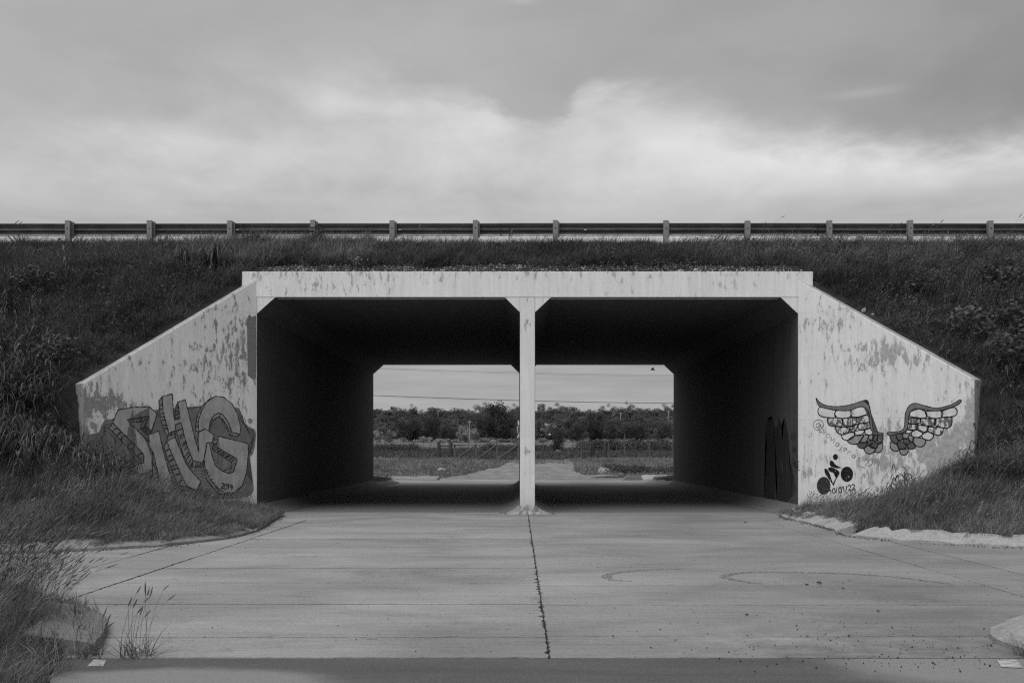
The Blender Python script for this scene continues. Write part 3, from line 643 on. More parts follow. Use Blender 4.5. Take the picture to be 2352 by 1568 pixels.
hatch((1400,985),(1500,1000),(1395,1035),(1490,1040),4); hatch((1100,830),(1240,1240),(1140,800),(1320,1220),7); hatch((1140,720),(1210,700),(1160,690),(1225,660),3)
hatch((1630,860),(1840,1000),(1680,840),(1885,965),8); hatch((1600,560),(1700,480),(1620,560),(1700,510),3); hatch((1700,470),(1820,670),(1690,505),(1790,660),7); hatch((1455,500),(1440,640),(1480,500),(1470,640),4)
hatch((1530,1050),(1680,1320),(1560,1060),(1700,1290),7); hatch((975,1100),(1040,1260),(1010,1080),(1070,1230),4); hatch((1825,690),(1890,700),(1815,700),(1880,715),2); hatch((1640,740),(1625,840),(1680,730),(1655,820),3)
PL.strokes('graffiti_hatching', hat, .022, M['g_line'], 4)
wv_ = [[(1610+12*j+x, 900+42*j+12*math.sin(x/22+j)) for x in range(0, 150+18*j if j < 4 else 150, 12)] for j in range(5)]
wv_ += [[(1400+22*j+x, 1060+38*j+10*math.sin(x/20+j)+x*.15) for x in range(0, 130-8*j, 12)] for j in range(6)]
wv_ += [[(1120+10*j+x, 950+38*j+9*math.sin(x/15+j)) for x in range(0, 66, 10)] for j in range(7)]
PL.strokes('graffiti_waves', wv_, .012, M['g_wave'], 1)
sw = [[(440+i*9, 640-i*20+j*38) for i in range(4)]+[(560+j*10, 620+j*60)] for j in range(3)]
sw += [[(1900+j*22,420+j*30),(1925+j*20,520+j*20),(1990+j*10,620+j*26),(2070-j*4,680+j*26),(2055-j*10,800),(2030-j*6,900)] for j in range(4)]
PL.strokes('graffiti_swirls', sw, .010, M['g_line'], 1, 4)
cir = lambda x, y, r: [(x+r*math.cos(t*.524), y+r*1.1*math.sin(t*.524)) for t in range(12)]
for (x, y, r) in ((640,375,30),(330,595,28),(2028,548,24)):
    PL.fill('graffiti_ring', cir(x, y, r), M['g_fill'], 1); PL.strokes('graffiti_ring_line', [cir(x,y,r), cir(x,y,r*.5)], .010, M['g_side'], 2, closed=True)
PL.strokes('graffiti_ring_line', [cir(1400,385,18), cir(1690,90,20), cir(1195,850,14)], .007, M['g_side'], 3, closed=True)
# stroke letters, unit box y up
GL = {'@': [[(.72,.35),(.6,.65),(.35,.62),(.28,.38),(.45,.22),(.68,.4),(.75,.62),(.78,.3),(.95,.3),(1.0,.6),(.8,.95),(.4,1.0),(.05,.75),(.05,.3),(.35,0),(.75,.05)]],
 'b': [[(.15,1.25),(.15,0),(.5,.0),(.7,.25),(.55,.55),(.15,.5)]], 'i': [[(.3,.65),(.3,0)],[(.3,.9),(.3,.95)]], 'c': [[(.7,.55),(.4,.65),(.12,.35),(.35,0),(.7,.1)]],
 'v': [[(.05,.65),(.35,0),(.65,.65)]], 'a': [[(.6,.5),(.3,.62),(.08,.3),(.3,0),(.58,.2),(.6,.6),(.65,0)]], 'j': [[(.4,.65),(.4,-.25),(.1,-.35)],[(.4,.9),(.42,.95)]],
 'e': [[(.1,.33),(.62,.38),(.4,.65),(.12,.4),(.2,.05),(.6,.05)]], 'r': [[(.15,.65),(.15,0)],[(.15,.4),(.35,.62),(.6,.6)]], 's': [[(.6,.6),(.25,.6),(.15,.42),(.5,.3),(.55,.08),(.1,.02)]],
 '_': [[(0,-.08),(.8,-.08)]], '2': [[(.1,.75),(.35,.98),(.6,.75),(.45,.4),(.1,0),(.7,.02)]], '0': [[(.35,1),(.1,.6),(.2,.05),(.5,.05),(.62,.5),(.5,.95),(.35,1)]], '1': [[(.15,.75),(.4,1),(.4,0)]],
 '9': [[(.6,.75),(.3,1),(.12,.7),(.35,.5),(.6,.72),(.58,.3),(.45,0)]], '/': [[(.2,-.05),(.5,1.05)]], 'D': [[(.1,0),(.1,1),(.6,.75),(.6,.25),(.1,0)]], 'O': [[(.35,1),(.1,.6),(.2,.05),(.5,.05),(.62,.5),(.5,.95),(.35,1)]],
 'R': [[(.1,0),(.1,1),(.55,.8),(.1,.5),(.6,0)]], 'S': [[(.6,.9),(.2,.95),(.15,.6),(.55,.4),(.5,.05),(.1,.1)]], 'A': [[(.05,0),(.35,1),(.65,0)],[(.15,.4),(.55,.4)]], 'T': [[(0,1),(.7,1)],[(.35,1),(.35,0)]], 'E': [[(.6,1),(.1,1),(.1,0),(.6,0)],[(.1,.5),(.5,.5)]],
 'H': [[(.1,1),(.1,0)],[(.6,1),(.6,0)],[(.1,.5),(.6,.5)]], 'M': [[(.05,0),(.1,1),(.35,.4),(.6,1),(.65,0)]], 'G': [[(.6,.85),(.3,1),(.1,.5),(.3,0),(.6,.1),(.6,.45),(.35,.45)]], 'I': [[(.3,1),(.3,0)]], 'L': [[(.1,1),(.1,0),(.6,0)]],
 'P': [[(.1,0),(.1,1),(.6,.8),(.1,.5)]], 'B': [[(.1,0),(.1,1),(.55,.8),(.15,.52),(.6,.25),(.1,0)]], 'n': [[(.1,0),(.1,.6),(.45,.6),(.5,0)]], 'o': [[(.35,.6),(.1,.3),(.35,0),(.6,.3),(.35,.6)]]}
def glyphs(txt, pos, size, rot, asp=1.0):
    out = []
    for ch, (x, y) in zip(txt, pos):
        for st_ in GL.get(ch, []):
            c, s_ = math.cos(rot), math.sin(rot)
            out.append([(x+(a-.35)*size*asp*c+(b-.4)*size*s_, y+(a-.35)*size*asp*s_-(b-.4)*size*c) for a, b in st_])
    return out
PL.strokes('year_lettering', glyphs('2019', [(1728,1252),(1762,1262),(1790,1262),(1820,1268)], 58, .12), .020, M['g_line'], 5, 3)
# angel wings
Lband = [(560,155),(600,205),(660,235),(760,248),(880,238),(1000,205),(1090,182),(1115,230),(1130,300),(1145,380),(1155,480),(1190,515),(1255,525),(1255,545),(1190,540),(1150,510),(1125,450),(1120,350),(1105,290),(1060,255),(1000,255),(930,285),(860,292),(760,285),(680,270),(610,250),(575,215)]
Rband = [(2065,175),(2080,190),(2040,230),(1960,262),(1850,290),(1760,292),(1690,280),(1610,270),(1560,290),(1535,330),(1525,400),(1515,480),(1480,515),(1420,530),(1330,550),(1305,520),(1380,515),(1440,505),(1480,470),(1490,400),(1495,320),(1520,260),(1560,222),(1610,215),(1680,235),(1790,262),(1880,258),(1970,230),(2030,200)]
FE = {'f_light': [[(600,250),(580,290),(590,330),(640,358),(765,362),(755,320),(765,290),(680,270)],[(765,290),(755,330),(770,360),(840,372),(925,352),(920,290)],[(920,290),(925,350),(1000,358),(1110,330),(1100,290),(1060,255),(1000,255)],
   [(825,545),(840,585),(890,600),(950,570),(960,515)],[(960,505),(965,545),(1030,548),(1065,495)],[(1070,495),(1080,540),(1130,545),(1155,515),(1135,475)],
   [(1535,350),(1545,310),(1580,280),(1640,275),(1700,300),(1720,340),(1690,370),(1600,362)],[(1700,300),(1720,345),(1790,372),(1870,362),(1880,300),(1790,292)],[(1870,300),(1880,360),(1960,358),(2025,335),(2035,290),(2010,260),(1960,265)],
   [(1495,520),(1520,530),(1560,520),(1555,495),(1515,492)],[(1555,520),(1565,560),(1620,570),(1665,550),(1670,515),(1610,490)],[(1665,545),(1680,580),(1740,600),(1780,575),(1785,540),(1730,512)]],
 'f_flake': [[(682,368),(680,410),(710,450),(800,455),(835,445),(830,372)],[(835,375),(838,430),(870,455),(930,450),(980,420),(975,362)],[(985,365),(990,400),(1025,425),(1120,405),(1118,330)],[(760,460),(775,510),(820,540),(880,530),(915,470)],[(915,465),(905,510),(960,510),(1000,450),(1000,430)],[(1000,430),(1005,480),(1060,492),(1125,465),(1120,415)],
   [(1530,370),(1530,425),(1600,430),(1650,410),(1640,375)],[(1655,375),(1650,410),(1680,440),(1760,450),(1805,435),(1800,378)],[(1805,380),(1805,440),(1870,468),(1940,470),(1975,440),(1975,365),(1880,362)],[(1520,430),(1520,485),(1570,495),(1610,480),(1615,435)],[(1615,435),(1620,490),(1670,515),(1720,500),(1730,455)],[(1730,460),(1735,510),(1800,540),(1860,545),(1885,510),(1880,472)]],
 'f_mid': [[(885,605),(920,635),(985,640),(1020,610),(1060,545),(960,555)],[(1025,615),(1060,630),(1095,600),(1105,545),(1060,545)],[(1105,560),(1115,590),(1150,590),(1165,545),(1130,545)],[(1060,690),(1085,730),(1130,742),(1165,720),(1185,690),(1110,660)],[(1170,720),(1215,730),(1250,700),(1255,620),(1210,645)],
   [(1465,530),(1470,570),(1505,580),(1530,560),(1530,530)],[(1535,540),(1525,580),(1560,615),(1580,600),(1570,560)],[(1575,570),(1575,620),(1620,665),(1680,660),(1705,600),(1640,575)],[(1335,620),(1340,680),(1380,712),(1425,705),(1400,640)],[(1430,695),(1445,740),(1480,755),(1515,735),(1525,685),(1480,695)]],
 'f_dark': [[(990,640),(1010,675),(1060,685),(1090,650),(1090,625),(1030,625)],[(1090,610),(1095,645),(1135,650),(1150,600)],[(1155,545),(1155,600),(1180,615),(1200,590),(1200,545)],[(1205,545),(1205,620),(1235,640),(1255,600),(1255,545)],[(1115,655),(1140,680),(1190,685),(1205,650),(1180,620)],
   [(1335,540),(1340,590),(1380,635),(1420,620),(1400,560),(1385,535)],[(1395,535),(1400,575),(1430,600),(1465,590),(1460,535)],[(1470,590),(1480,630),(1520,640),(1540,620),(1520,590)],[(1410,640),(1430,685),(1480,690),(1505,660),(1480,630),(1430,610)],[(1505,655),(1530,685),(1570,692),(1600,665),(1560,620)]]}
ly = {'f_light': .6, 'f_flake': 1.0, 'f_mid': 1.4, 'f_dark': 1.8}
for kf, L_ in FE.items():
    for i, q in enumerate(L_): PR.fill('feather', q, M[kf], ly[kf]+.02*i, 4)
    PR.strokes('feather_outline', L_, .019, M['w_line'], 2.4, 4, closed=True)
for b in (Lband, Rband):
    PR.fill('wing_band', b, M['w_band'], 2.8, 2); PR.strokes('band_outline', [b], .016, M['w_line'], 3.3, 3, closed=True)
PR.fill('band_tip', [(1090,180),(1110,205),(1122,245),(1105,230),(1060,192)], M['w_line'], 3.6)
# cyclist
ell = lambda x, y, rx, ry: [(x+rx*math.cos(t*.2618), y+ry*math.sin(t*.2618)) for t in range(24)]
PR.fill('cyclist_head', ell(763,775,27,31), M['black'], 1); BL = flake('cyclist_black', .02, .7, .63, 20)
PR.fill('cyclist_body', [(703,835),(712,815),(735,818),(760,850),(785,868),(826,888),(780,892),(735,882),(706,862)], BL, 1, 4)
PR.fill('cyclist_leg', [(686,892),(715,882),(755,895),(800,925),(803,955),(770,1010),(742,1078),(737,1050),(762,1005),(777,962),(765,948),(715,932),(690,912)], BL, 1.2, 4)
PR.fill('cyclist_leg', [(648,905),(665,897),(692,925),(715,985),(742,1070),(725,1050),(680,985),(655,945)], BL, 1.4, 4)
PR.fill('cycle_wheel', ell(883,955,65,80), BL, 1); PR.fill('cycle_wheel', ell(640,1075,72,93), M['g_line'], 1)
cxs = [(568,450),(622,490),(652,518),(680,545),(706,562),(730,585),(752,612),(785,640),(826,672),(866,692),(910,728),(955,762),(1010,795),(1045,848),(1090,835),(1130,833),(1165,838),(1200,842)]
for i, (ch, p) in enumerate(zip('@bicivviajeras_2019'.replace('vv','v'), cxs)):
    pass
txt = '@biciviajeras_2019'
lines = []
for i, (ch, p) in enumerate(zip(txt, cxs)):
    sz = 105 if ch == '@' else (62 if i < 13 else 74); rt = .62 if 0 < i < 13 else .1
    lines += glyphs(ch, [p], sz, rt)
PR.strokes('handle_lettering', lines, .017, M['spray'], .4, 3)
PR.strokes('date_lettering', glyphs('10/01/22', [(712,1150),(745,1135),(775,1128),(812,1125),(848,1118),(878,1110),(912,1100),(950,1092)], 56, -.15), .022, M['g_line'], .4, 3)
PR.strokes('scrawl', [[(385,1400-580),(372,1400-572)],[(378,912),(388,910)]], .03, M['g_line'], .4)
# tunnel side: tall dark flame letters and a short text
PI.fill('flame_graffiti', [(190,1400),(215,1000),(230,600),(213,420),(235,260),(262,222),(290,270),(298,210),(330,330),(355,390),(372,320),(382,400),(385,210),(430,345),(438,580),(455,380),(470,222),(522,475),(530,640),(540,740),(535,790),(580,940),(590,1010),(580,1300),(480,1420),(355,1340),(350,1330),(372,1140),(350,960),(345,1100),(340,1400)], M['tag'], 0)
PI.fill('flame_graffiti', [(585,1010),(598,1020),(602,1300),(590,1300)], M['tag'], 0); PI.fill('flame_graffiti', [(605,1085),(625,1200),(615,1300)], M['tag'], 0)
PI.fill('flame_gap', [(424,760),(452,930),(445,1005),(432,880)], M['inner'], 1); PI.fill('flame_gap', [(484,650),(498,850),(522,1000),(500,930)], M['inner'], 1)
PI.strokes('text_lettering', [[(546,365),(560,430),(560,520)]], .016, M['tagline'], 0)
PI.strokes('text_lettering', [[(648,740),(648,810)]], .016, M['tagline'], 0)
for tx in (glyphs('DRSAIES', [(562,500),(577,500),(590,500),(602,502),(615,505),(627,508),(640,510)], 100, 0, .13), glyphs('HIMEN', [(585,680),(598,690),(612,690),(626,700),(642,705)], 95, 0, .14), glyphs('PLLASREGAL', [(572,820),(582,835),(592,850),(602,860),(612,870),(622,880),(632,890),(642,895),(650,905),(658,910)], 90, 0, .10)):
    PI.strokes('text_lettering', tx, .016, M['tagline'], 0)
# bare strip at the left corner of the left wing
lw = Paint(WL, Lm, lambda a, b, k_: (a, fL*(.001+.001*k_), b))
lw.fill('bare_patch', [(567,735),(572,722),(579,728),(588,724),(589,800),(588,868),(582,872),(569,862),(568,800)], M['bare'], 0)
# ---------------------------------------------------------------- guardrail
gr = tag(empty('guardrail', (0, 23.43, 6.05)), 'long galvanised W-beam guardrail on short posts along the embankment top', 'guardrail')
RY = 23.45; zb, zt = 6.36, 6.663
def wprof():
    P_ = []; Hh = zt-zb
    for t, d in ((0,.0),(.04,.0),(.14,-.018),(.26,-.075),(.36,-.082),(.44,-.03),(.5,.0),(.56,-.03),(.64,-.082),(.74,-.075),(.86,-.018),(.96,.0),(1,.0)): P_.append((-d, zb+Hh*t))
    return P_
WPf = wprof()
posts_px = [-24,163,350,533,721,903,1093,1275,1527,1713,1900,2085,2268,2455]
px2x = lambda p: (p-CX)*RY/FPX
def beam(x0, x1, off, name='rail_beam', dz=0):
    vs = []; n_ = len(WPf)
    for x in (x0, x1):
        vs += [(x, y+off, z-6.05) for y, z in WPf]+[(x, y+off+.004, z-6.05) for y, z in WPf]
    fs = []
    for i in range(n_-1):
        fs += [(i, i+1, 2*n_+i+1, 2*n_+i), (n_+i, n_+i+1, 3*n_+i+1, 3*n_+i)[::-1]]
    fs += [(0, 2*n_, 3*n_, n_), (n_-1, 2*n_-1, 4*n_-1, 3*n_-1)]
    b = MB().add(vs, fs); o = b.build(name, M['rail'], gr); o.location.z = dz; return o
seams = [px2x(p) for p in (-400, 200-660, 545, 1165, 1888, 2480, 2900)]
seams = [-19, -12.6, px2x(548), px2x(1160), px2x(1888), 14, 19]
for i, (a, b) in enumerate(zip(seams[:-1], seams[1:])): 
    beam(a-.16, b+.16, .012+.006*(i % 2), dz=(.004,-.005,.0,.006,-.003,.004)[i])
    if i:
        for dx in (-.1, .1):
            for z in (6.40, 6.47, 6.55, 6.62):
                bo = MB().box(a+dx-.012, a+dx+.012, -.012, .02, z-6.062, z-6.038).build('splice_bolt', M['black'], gr)
proto = None
for i, p in enumerate(posts_px):
    lean = 0
    if proto is None:
        po = MB().box(-.058, .058, -.17, -.155, -.75, .64).add(*(lambda b: (b.v, b.f))(MB().box(-.058, -.05, -.155, -.06, -.75, .64).box(.05, .058, -.155, -.06, -.75, .64))).build('post', M['railpost'], gr)
        bl = MB().box(.03, .095, -.055, .0, .26, .63).build('spacer_block', M['galv'], po)
        b2 = MB().tube([(0,-.18,.46),(0,-.168,.46)], .014, 8).build('bolt', M['black'], po)
        proto = (po, bl, b2); q = po
    else:
        q = proto[0].copy(); C.objects.link(q)
        for c_ in proto[1:]: d_ = c_.copy(); C.objects.link(d_); d_.parent = q
    q.location = (px2x(p), 0, random.uniform(-.012, .012)); q.rotation_euler = (0, R(random.uniform(-.8,.8)), 0)
for px in (915, 1341, 543, 2420): MB().box(px2x(px), px2x(px)+.06, -.02, -.008, .445, .462).build('reflector', M['reflector'], gr)
# ---------------------------------------------------------------- stones above the beam, clods on the paving
def rock_mesh(seed, m):
    r = random.Random(seed); bm = bmesh.new(); bmesh.ops.create_icosphere(bm, subdivisions=1, radius=.5)
    for v in bm.verts: v.co *= r.uniform(.6, 1.25); v.co.z *= .7; v.co.y *= .8
    me = bpy.data.meshes.new('stone'); bm.to_mesh(me); bm.free(); me.materials.append(m); return me
RK = [rock_mesh(i, M['stone']) for i in range(6)]; RD = [rock_mesh(i+20, M['darkstone']) for i in range(4)]
def hz(x, y): return float(emb(np.array([float(x)]), np.array([float(y)]))[0])
def stone(px, py, w_px, label=None, y=21.15):
    x = (px-CX)*y/FPX; s_ = w_px*y/FPX
    o = link('stone', random.choice(RK)); o.location = (x, y, hz(x, y)+s_*.25); o.scale = (s_, s_, s_*.9); o.rotation_euler = (random.random(), random.random(), random.random()*6)
    return tag(o, label, 'stone', 'pale stones lying above the beam')
stone(1559, 613, 14, 'larger pale round stone above the right bay, left of a pair', 21.1); stone(1597, 611, 22, 'largest pale jagged stone above the right bay', 21.1)
for px in [835,865,1012,1075,1115,690,1230,1460,1495,1540,1710,1720,1775,1786,1900-60,1005,1120,905,955,1330,1380,1655]:
    stone(px, 615, random.uniform(3.5, 8), 'small pale stone lying in the bare earth strip above the beam', random.uniform(21.05, 21.6))
for px, py, s_, yv in [(2210,726,20,19.7),(2236,0,9,19.0),(2270,0,10,18.9),(1985,704,16,20.0),(2005,713,10,19.9),(1990,745,9,19.4)][3:]:
    stone(px, py, s_, 'pale stone in the grass just above the right wing wall', yv)
def scatter(name, P, rot, scl, idx, srcs, label, kind='stuff'):
    me = bpy.data.meshes.new(name); P = np.asarray(P, np.float32); me.vertices.add(len(P)); me.vertices.foreach_set('co', P.ravel())
    for nm, ty, dat, key in (('rot','FLOAT_VECTOR',rot,'vector'),('scl','FLOAT_VECTOR',scl,'vector'),('idx','INT',idx,'value')):
        a = me.attributes.new(nm, ty, 'POINT'); a.data.foreach_set(key, np.asarray(dat).astype(np.int32 if ty == 'INT' else np.float32).ravel())
    o = link(name, me); tag(o, label, None, None, kind)
    col = bpy.data.collections.new(name+'_source')
    for s_ in srcs: col.objects.link(s_)
    ng = bpy.data.node_groups.new(name, 'GeometryNodeTree')
    ng.interface.new_socket('Geometry', in_out='INPUT', socket_type='NodeSocketGeometry'); ng.interface.new_socket('Geometry', in_out='OUTPUT', socket_type='NodeSocketGeometry')
    gi_ = ng.nodes.new('NodeGroupInput'); go = ng.nodes.new('NodeGroupOutput'); ip = ng.nodes.new('GeometryNodeInstanceOnPoints'); ci = ng.nodes.new('GeometryNodeCollectionInfo')
    ci.inputs['Collection'].default_value = col; ci.inputs['Separate Children'].default_value = True; ci.inputs['Reset Children'].default_value = True
    def attr(nm, ty):
        a = ng.nodes.new('GeometryNodeInputNamedAttribute'); a.data_type = ty; a.inputs['Name'].default_value = nm; return a.outputs['Attribute']
    ng.links.new(gi_.outputs[0], ip.inputs['Points']); ng.links.new(ci.outputs[0], ip.inputs['Instance']); ip.inputs['Pick Instance'].default_value = True
    ng.links.new(attr('idx','INT'), ip.inputs['Instance Index']); ng.links.new(attr('rot','FLOAT_VECTOR'), ip.inputs['Rotation']); ng.links.new(attr('scl','FLOAT_VECTOR'), ip.inputs['Scale'])
    ng.links.new(ip.outputs[0], go.inputs[0]); md = o.modifiers.new('scatter', 'NODES'); md.node_group = ng
    return o
def srcobj(name, me): return bpy.data.objects.new(name, me)
def pebbles(name, x0, x1, y0, y1, n_, smin, smax, meshes, label, hf, dens=None):
    x = rng.uniform(x0, x1, n_); y = rng.uniform(y0, y1, n_)
    if dens is not None: k_ = rng.random(n_) < dens(x, y); x, y = x[k_], y[k_]
    z = hf(x, y); n2_ = len(x); s_ = smin*(smax/smin)**(rng.random(n2_)**2.2)
    scatter(name, np.stack([x, y, z+s_*.1], 1), rng.uniform(0, 6.28, (n2_,3)), np.repeat(s_[:,None], 3, 1), rng.integers(0, len(meshes), n2_), [srcobj('pebble_source', m_) for m_ in meshes], label)
flat0 = lambda x, y: x*0+.0
for q_, sg_ in ((LF, 1), (RF, -1), (RN[:6], -1)):
    L_ = np.array(resample(q_, .05)); L_ = L_[np.abs(L_[:,0]) < 10]; nn = 1500; ii = rng.integers(0, len(L_), nn); o_ = rng.exponential(.06, nn)
    x = L_[ii,0]+sg_*o_*.7; y = L_[ii,1]-o_*.7; k_ = vn(x, y, 1.4, 6) > -.35; x, y = x[k_], y[k_]; s_ = rng.uniform(.006, .022, len(x))
    scatter('kerb_litter', np.stack([x, y, x*0+.003], 1), rng.uniform(0, 6.28, (len(x), 3)), np.stack([s_*2, s_, s_*.6], 1), rng.integers(0, len(RD), len(x)), [srcobj('litter_source', m_) for m_ in RD], 'dark litter and dirt washed against the kerb')
pebbles('gravel', -5.5, 5.9, 20.98, 21.95, 4200, .010, .06, RK, 'pale gravel in the bare earth strip above the beam', lambda x, y: emb(x, y)+.0)
pebbles('loose_dirt', .6, 4.6, 6.0, 8.6, 3200, .003, .019, RD, 'dark crumbs of dirt scattered over the paving at lower right', flat0, lambda x, y: .9*np.exp(-((x-2.5)/1.1)**2-((y-6.6)/.8)**2)+.03)
pebbles('loose_dirt', -4, 5, 6.4, 18, 1100, .003, .016, RD, 'sparse dark crumbs of dirt over the paving', flat0)
pebbles('loose_dirt', 2.55, 3.45, 9.5, 10.5, 170, .004, .022, RD, 'small cluster of dark dirt crumbs by the tyre mark', flat0, lambda x, y: np.exp(-((x-3.0)/.35)**2-((y-9.95)/.4)**2))
for ci_, (X, Y, s_) in enumerate([(680,1102,.075),(622,1108,.05),(792,1124,.04),(337,1248,.04),(957,1232,.04),(332,812,.05)]):
    x, y = ground_pt((2700+X/1.178)/1.7415, (1400+Y/1.178)/1.7415)
    o = link('dirt_clod', random.choice(RD)); o.location = (x, y, s_*.25); o.scale = (s_*.9, s_*.7, s_*.6)
    tag(o, ['largest dark dirt lump in the crumbs beside the long tyre mark','dark dirt lump just left of the largest one by the tyre mark','dark dirt lump right of the largest one by the tyre mark','dark dirt lump on the paving below the left end of the long tyre mark','dark dirt lump alone in the middle of the right hand paving','small dark dirt lump near the tunnel mouth in the right bay'][ci_], 'dirt clod', 'dark lumps on the paving')
# tyre marks: thin rubber film, broken up by noise
m, n = mat('tyre_rubber', .8, .2)
f = n.rng(n.noise(n.o, 30, 6, .8), .46, .62); tr = n.n.new('ShaderNodeBsdfTransparent'); mx = n.n.new('ShaderNodeMixShader'); setc(n, .10)
o_ = [q for q in n.n if q.type == 'OUTPUT_MATERIAL'][0]; n.put(mx.inputs[0], n.m('MULTIPLY', f, .8)); n.l.new(tr.outputs[0], mx.inputs[1]); n.l.new(n.b.outputs[0], mx.inputs[2]); n.l.new(mx.outputs[0], o_.inputs[0])
M['rubber'] = m
def tyre(pts, w0):
    q = resample(catmull([ground_pt(*p) for p in pts], 8, False), .08); vs = []
    for i, p in enumerate(q):
        a = Vector(q[max(i-1,0)]); b = Vector(q[min(i+1,len(q)-1)]); t = (b-a).normalized(); e = w0*.5*math.sin(math.pi*(.08+.84*min(1, i/(len(q)-1))))**.6
        vs += [(p[0]-t.y*e, p[1]+t.x*e, .0045), (p[0]+t.y*e, p[1]-t.x*e, .0045)]
    o = link('tyre_mark', mesh('tyre_mark', vs, [(2*i, 2*i+1, 2*i+3, 2*i+2) for i in range(len(q)-1)], M['rubber'])); return tag(o, kind='structure')
tyre([(1750,1341),(1700,1334),(1665,1326),(1690,1317),(1760,1314),(1900,1316),(2030,1323),(2190,1342)], .13)
tyre([(1450,1335),(1410,1332),(1393,1325),(1408,1317),(1470,1310),(1580,1306)], .11)
for pts in ([ (200,1529),(238,1529),(245,1514),(215,1514)], [(2300,1531),(2350,1533),(2335,1514),(2290,1514)]):
    q = [ground_pt(*p) for p in pts]; o = link('road_marking', mesh('road_marking', [(x, min(y, 6.4), .0005) for x, y in q], [(0,1,2,3)], M['roadpaint'])); tag(o, kind='structure')
q = []  # scrawl brushed on the right kerb
# ---------------------------------------------------------------- grass
def clump(n_, rad, h0, h1, w_, lean=(.25,0), curl=.5, segs=3, seed=0, m=None, toneb=(0,1), spread=.35):
    r = np.random.default_rng(seed); V = []; F = []; T = []
    for i in range(n_):
        a = r.uniform(0, 6.283); rr = rad*math.sqrt(r.random()); x, y = rr*math.cos(a), rr*math.sin(a); L = r.uniform(h0, h1)
        dx, dy = lean[0]+r.normal(0, spread), lean[1]+r.normal(0, spread); c = curl*r.uniform(.3, 1.3); wd = w_*r.uniform(.7, 1.3); wa = r.uniform(0, 3.14)
        wx, wy = math.cos(wa)*wd/2, math.sin(wa)*wd/2; o = len(V); tn = r.uniform(*toneb)
        for s_ in range(segs+1):
            t = s_/segs; px = x+dx*L*t*(.4+c*t); py = y+dy*L*t*(.4+c*t); z = L*t*(1-.42*c*t*t*math.hypot(dx, dy)*1.6)-.02
            k_ = 1-t**2.2
            if s_ < segs: V += [(px-wx*k_, py-wy*k_, z), (px+wx*k_, py+wy*k_, z)]; T += [tn, tn]
            else: V.append((px, py, z)); T.append(tn)
        for s_ in range(segs-1): F += [(o+2*s_, o+2*s_+1, o+2*s_+3, o+2*s_+2)]
        F.append((o+2*segs-2, o+2*segs-1, o+2*segs))
    return mesh('clump', V, F, m or M['grass'], False, T)
def seedclump(n_, rad, h0, h1, seed, lean=.35, spike=.07, blades=10, hw=.006, sw_=.0025):
    r = np.random.default_rng(seed); b = MB(); T = []; mats = []
    for i in range(n_):
        a = r.uniform(0, 6.283); rr = rad*math.sqrt(r.random()); x, y = rr*math.cos(a), rr*math.sin(a); L = r.uniform(h0, h1); dx = lean+r.normal(0, .16); dy = r.normal(0, .18)
        pts = [(x+dx*L*t*t*.9, y+dy*L*t*t, L*t*(1-.12*dx*t)) for t in (0, .35, .7, 1)]
        n0 = len(b.f); b.tube(pts, [sw_, sw_*.9, sw_*.7, sw_*.5], 3, False); mats += [0]*(len(b.f)-n0); T += [r.uniform(.2, .9)]*12
        d = (Vector(pts[3])-Vector(pts[2])).normalized(); d = (d+Vector((.25*abs(r.normal()), 0, -.15*abs(r.normal())))).normalized(); p = Vector(pts[3]); sp = spike*r.uniform(.6, 1.3); n0 = len(b.f); n0v = len(b.v)
        b.tube([p, p+d*sp*.3, p+d*sp*.7, p+d*sp], [hw*.3, hw, hw*.8, hw*.1], 4, False); mats += [1]*(len(b.f)-n0); T += [r.uniform(0, 1)]*(len(b.v)-n0v)
    me = mesh('seed_clump', b.v, b.f, [M['grass'], M['seed']], False, T)
    me.polygons.foreach_set('material_index', mats); return me
def reedmesh(seed, stems=4, leaves=6, h=.75, lw=.022, ll=.42):
    r = np.random.default_rng(seed); V = []; F = []; T = []
    def leaf(p, az_, L, w_, up_):
        o = len(V); tn = r.uniform(.1, 1); ca, sa = math.cos(az_), math.sin(az_); S = 6
        for s_ in range(S+1):
            t = s_/S; rr = L*(t*.75); z = L*(up_*t-(.75+up_*.5)*t*t*t*r.uniform(.95,1.05)); k_ = w_*.5*(math.sin(math.pi*min(1,.12+t*.88))**.6 if s_ < S else 0.02)
            c = (p[0]+ca*rr, p[1]+sa*rr, p[2]+z); V.append((c[0]-sa*k_, c[1]+ca*k_, c[2]+k_*.4)); V.append((c[0]+sa*k_, c[1]-ca*k_, c[2]+k_*.4)); T.extend([tn, tn])
        F.extend([(o+2*s_, o+2*s_+1, o+2*s_+3, o+2*s_+2) for s_ in range(S)])
    for i in range(stems):
        x, y = r.normal(0, .10, 2); H = h*r.uniform(.6, 1.15); dx, dy = r.normal(.15, .15), r.normal(0, .12)
        b = MB(); b.tube([(x,y,-.02),(x+dx*H*.3,y+dy*H*.3,H*.5),(x+dx*H,y+dy*H,H)], [.006,.005,.002], 3, False); o = len(V); V += b.v; T += [.5]*len(b.v); F += [tuple(i_+o for i_ in f_) for f_ in b.f]
        for j in range(leaves):
            t = .12+.88*(j+r.random()*.6)/leaves; p = (x+dx*H*t*t, y+dy*H*t*t, H*t); leaf(p, r.uniform(0, 6.28) if r.random() < .6 else r.normal(0, .7), ll*r.uniform(.6, 1.2), lw*r.uniform(.7, 1.2), r.uniform(.5, 1.0))
    return mesh('reed', V, F, M['reed'], True, T)
